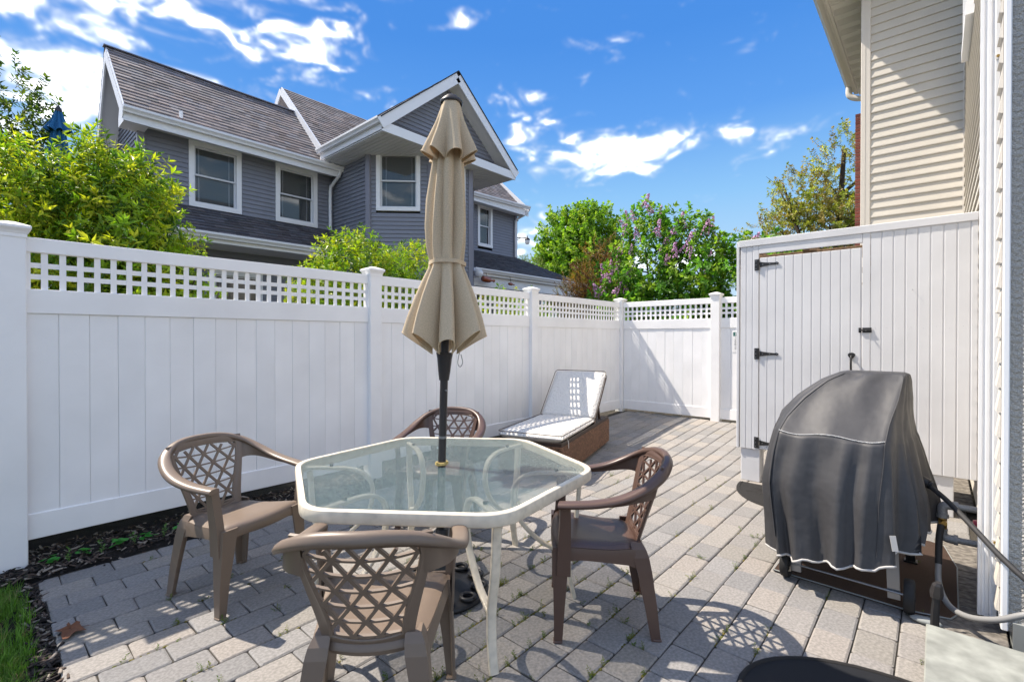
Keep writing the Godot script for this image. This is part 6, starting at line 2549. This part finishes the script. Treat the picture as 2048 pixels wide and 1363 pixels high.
	for k in 340:
		var r := rw.randi_range(-19, 5)
		var x := -0.897 + 0.1539 * r
		var z := rw.randf_range(-4.9, -0.5)
		if rw.randf() < 0.72:
			z = TC.z + rw.randfn() * 0.75
			x = -0.897 + 0.1539 * round((TC.x + 0.45 + rw.randfn() * 0.65 + 0.897) / 0.1539)
		if z > -0.3 or x < -3.8 or x > -0.05: continue
		if rw.randf() < 0.26:
			var row := posmod(int(round((x + 0.897) / 0.1539)), 2)
			var jz := -2.106 + (0.0 if row == 0 else 0.128)
			z = jz + 0.2335 * round((z - jz) / 0.2335)
			x += rw.randf_range(0.0, 0.15)
		for j in rw.randi_range(1, 4):
			var s := rw.randf_range(0.18, 0.55)
			where.append(Transform3D(Basis.from_euler(Vector3(rw.randf_range(-0.7, 0.7), rw.randf() * TAU, rw.randf_range(-0.7, 0.7))).scaled(Vector3(s, s, s)), Vector3(x + rw.randf_range(-0.006, 0.006), ground_y(x, z) - 0.006, z + rw.randf_range(-0.02, 0.02))))
			tints.append(Color(0.10, 0.20, 0.03).lerp(Color(0.22, 0.24, 0.05), rw.randf()))
		for j in 4:
			var s := rw.randf_range(0.4, 1.1)
			moss_w.append(Transform3D(Basis.from_euler(Vector3(0, rw.randf() * TAU, 0)).scaled(Vector3(s * 0.8, s * 0.6, s)), Vector3(x + rw.randf_range(-0.003, 0.003), ground_y(x, z) - 0.006, z + rw.randf_range(-0.06, 0.06))))
			moss_t.append(Color(0.075, 0.085, 0.015).lerp(Color(0.15, 0.115, 0.02), rw.randf()))
	tag(scatter("joint_weeds", sprig(81, 0.07, 4, 0.030, 0.013, 0.9, 2, 0.6), M.leaf, where, tints), "tiny green weeds sprouting in the paver joints", "weeds", "", "stuff")
	b = MB.new()
	b.lathe(Vector3.ZERO, [[0.009, 0.0], [0.008, 0.004], [0.004, 0.007], [0.0, 0.008]], 7)
	tag(scatter("joint_moss", b.mesh(), M.mulch, moss_w, moss_t), "olive moss cushions in the paver joints", "moss", "", "stuff")

# ---------------------------------------------------------------- small and far things
func text_mesh(s: String, size: float, bold := true) -> TextMesh:
	var t := TextMesh.new()
	t.text = s
	var f := SystemFont.new()
	f.font_names = PackedStringArray(["Droid Serif"]) if bold else PackedStringArray(["Droid Sans"])
	t.font = f
	t.font_size = 32
	t.pixel_size = size / 32.0
	t.depth = 0.001
	t.horizontal_alignment = HORIZONTAL_ALIGNMENT_LEFT
	return t

func build_small_things() -> void:
	# notice on the far fence, half hidden by the shower stall
	var sx := -2.265
	var z := FZ + 0.012
	var s := thing("fence_notice", "white notice with green heading on the far fence, cut off by the shower stall", "sign", Vector3(sx + 0.15, 1.30, z))
	var b := MB.new()
	b.cbox(Vector3(sx, 1.165, z), Vector3(sx + 0.32, 1.475, z + 0.004), 0.0015)
	obj("plate", b, M.sign_white, s)
	b = MB.new()
	b.box(Vector3(sx + 0.012, 1.405, z + 0.0041), Vector3(sx + 0.308, 1.462, z + 0.0052))
	obj("heading_band", b, M.sign_green, s)
	var line := func(txt: String, size: float, x: float, y: float, m: Material, serif: bool) -> void:
		var o := MeshInstance3D.new()
		o.name = "lettering"
		o.mesh = text_mesh(txt, size, serif)
		o.material_override = m
		s.add_child(o, true)
		o.position = Vector3(x, y, z + 0.0058) - base_of[s]
	line.call("Please", 0.052, sx + 0.035, 1.433, M.sign_white, true)
	var rows := ["You Must", "According", "Regular", "Electrical", "Cardboard", "Shape Be", "No Lit"]
	for k in rows.size():
		line.call(rows[k], 0.026, sx + 0.03 + [0.01, 0.0, 0.0, -0.005, 0.005, 0.0, 0.035][k], 1.378 - 0.031 * k, M.sign_ink, false)

	# fallen brown leaf on the near paving
	var dl := MB.new()
	var c := Vector3(-3.06, 0.006, -0.315)
	var pts := []
	var rr := RandomNumberGenerator.new()
	rr.seed = 3
	for k in 22:
		var a := TAU * k / 22
		var r := 0.020 + 0.026 * pow(absf(sin(a * 2.5 + 0.4)), 2.0) + 0.012 * rr.randf() + 0.016 * cos(a)
		pts.append(c + Vector3(cos(a) * r * 1.7, 0.004 + 0.012 * rr.randf(), sin(a) * r))
	var rowsl := [PackedVector3Array(), PackedVector3Array()]
	for q in pts:
		rowsl[0].append(q)
		rowsl[1].append(c + (q - c) * 0.1)
	dl.shell(rowsl, 0.0012, true)
	dl.tube([c, c + Vector3(0.05, 0.012, -0.06)], 0.0018, 0.001, 5)
	tag(obj("dry_leaf", dl, M.dead_leaf), "curled brown oak leaf lying on the pavers by the lawn", "leaf")

	# street lamp far away
	var L := thing("street_lamp", "far street lamp with curved arm behind the grey house corner", "street lamp", Vector3(-29.6, -0.07, -33.6))
	b = MB.new()
	b.tube([Vector3(-29.6, -0.08, -33.6), Vector3(-29.6, 11.0, -33.6)], 0.11, 0.07, 10)
	obj("pole", b, M.iron, L)
	b = MB.new()
	var q0 := Vector3(-29.6, 10.55, -33.6)
	var rt := Vector3(0.7493, 0, -0.6622)
	b.tube(smooth_path([q0, q0 + rt * 0.6 + Vector3(0, 0.12, 0), q0 + rt * 1.35 + Vector3(0, 0.10, 0)], 5), 0.055, 0.05, 8)
	b.tube([q0 - Vector3(0, 0.35, 0), q0 + rt * 0.7 + Vector3(0, 0.06, 0)], 0.03, -1.0, 6)
	obj("arm", b, M.iron, L)
	b = MB.new()
	b.lathe(q0 + rt * 1.35, [[0.05, 0.28], [0.06, 0.12], [0.20, 0.05], [0.26, -0.10], [0.24, -0.14]], 16)
	var hd := obj("hood", b, M.iron, L)
	b = MB.new()
	b.lathe(q0 + rt * 1.35, [[0.23, -0.14], [0.24, -0.30], [0.15, -0.48], [0.0, -0.52]], 16)
	obj("globe", b, M.house_soffit, hd)

	# closed blue parasol behind the privet
	var B := Vector3(-8.6, 0, -0.80)
	var pb := thing("parasol", "closed blue parasol showing above the privet bush", "parasol", B)
	b = MB.new()
	b.tube([B + Vector3(0, -0.08, 0), B + Vector3(0, 4.3, 0)], 0.022, -1.0, 8)
	obj("pole", b, M.dark_bronze, pb)
	for q in [[[4.33, 0.035], [4.20, 0.075], [4.07, 0.155]], [[4.14, 0.06], [3.9, 0.095], [3.5, 0.11], [3.1, 0.10], [2.7, 0.13], [2.4, 0.17]]]:
		b = MB.new()
		var rows2 := []
		for e in q:
			var ring := PackedVector3Array()
			for j in 64:
				var a := TAU * j / 64
				var f := pow(0.5 + 0.5 * cos(8.0 * a), 0.7)
				var r: float = e[1] * (0.62 + 0.38 * f)
				ring.append(B + Vector3(cos(a) * r, e[0] - (0.03 * (1.0 - f) if e[0] < 4.1 else 0.0), sin(a) * r))
			rows2.append(ring)
		b.shell(rows2, 0.003, true)
		obj("vent_cap" if q.size() == 3 else "canopy", b, M.blue_canvas, pb)
	b = MB.new()
	b.lathe(B, [[0.04, 4.32], [0.035, 4.36], [0.015, 4.39], [0.0, 4.42]], 12)
	obj("finial", b, M.dark_bronze, pb)

	# security camera and amber bottles under the porch gutter of the grey house
	var sc := thing("security_camera", "white dome security camera at the corner of the bay", "camera", Vector3(-10.35, 3.3, -10.15))
	b = MB.new()
	b.lathe(Vector3(-10.35, 3.30, -10.20), [[0.0, 0.12], [0.10, 0.11], [0.13, 0.04], [0.13, -0.02], [0.09, -0.09], [0.0, -0.12]], 16)
	obj("dome", b, M.white_metal, sc)
	b = MB.new()
	b.tube([Vector3(-10.35, 3.28, -10.2), Vector3(-10.55, 3.22, -10.15)], 0.05)
	obj("bracket", b, M.white_metal, sc)
	for q in [[-10.40, 3.17, -10.62, 0.17, 1.0, "larger amber bottle hanging on its side under the porch gutter"], [-10.40, 3.12, -11.72, 0.08, 0.5, "smaller amber bottle hanging on its side under the porch gutter"]]:
		var c0 := Vector3(q[0], q[1], q[2])
		var bo := thing("hanging_bottle", q[5], "bottle", c0, "amber bottles under the porch gutter")
		var dir := Vector3(0, -0.05, -1).normalized()
		var k: float = q[4]
		b = MB.new()
		var prof := [[-0.20, 0.01], [-0.195, 0.085], [-0.05, 0.095], [0.09, 0.085], [0.16, 0.045], [0.25, 0.035], [0.28, 0.05], [0.31, 0.045], [0.312, 0.005]]
		var rws := []
		for e in prof:
			var ring := PackedVector3Array()
			for j in 14:
				var a := TAU * j / 14
				ring.append(c0 + dir * e[0] * k + (Vector3(1, 0, 0) * cos(a) + Vector3(0, 1, 0) * sin(a)) * e[1] * k)
			rws.append(ring)
		b.grid(rws, true)
		obj("glass_body", b, M.amber_glass, bo)
		b = MB.new()
		b.tube([c0 + Vector3(0, 0.07 * k, 0), c0 + Vector3(-0.05, 0.40 - 0.12 * k, 0.02)], 0.006, -1.0, 5)
		obj("wire", b, M.iron, bo)
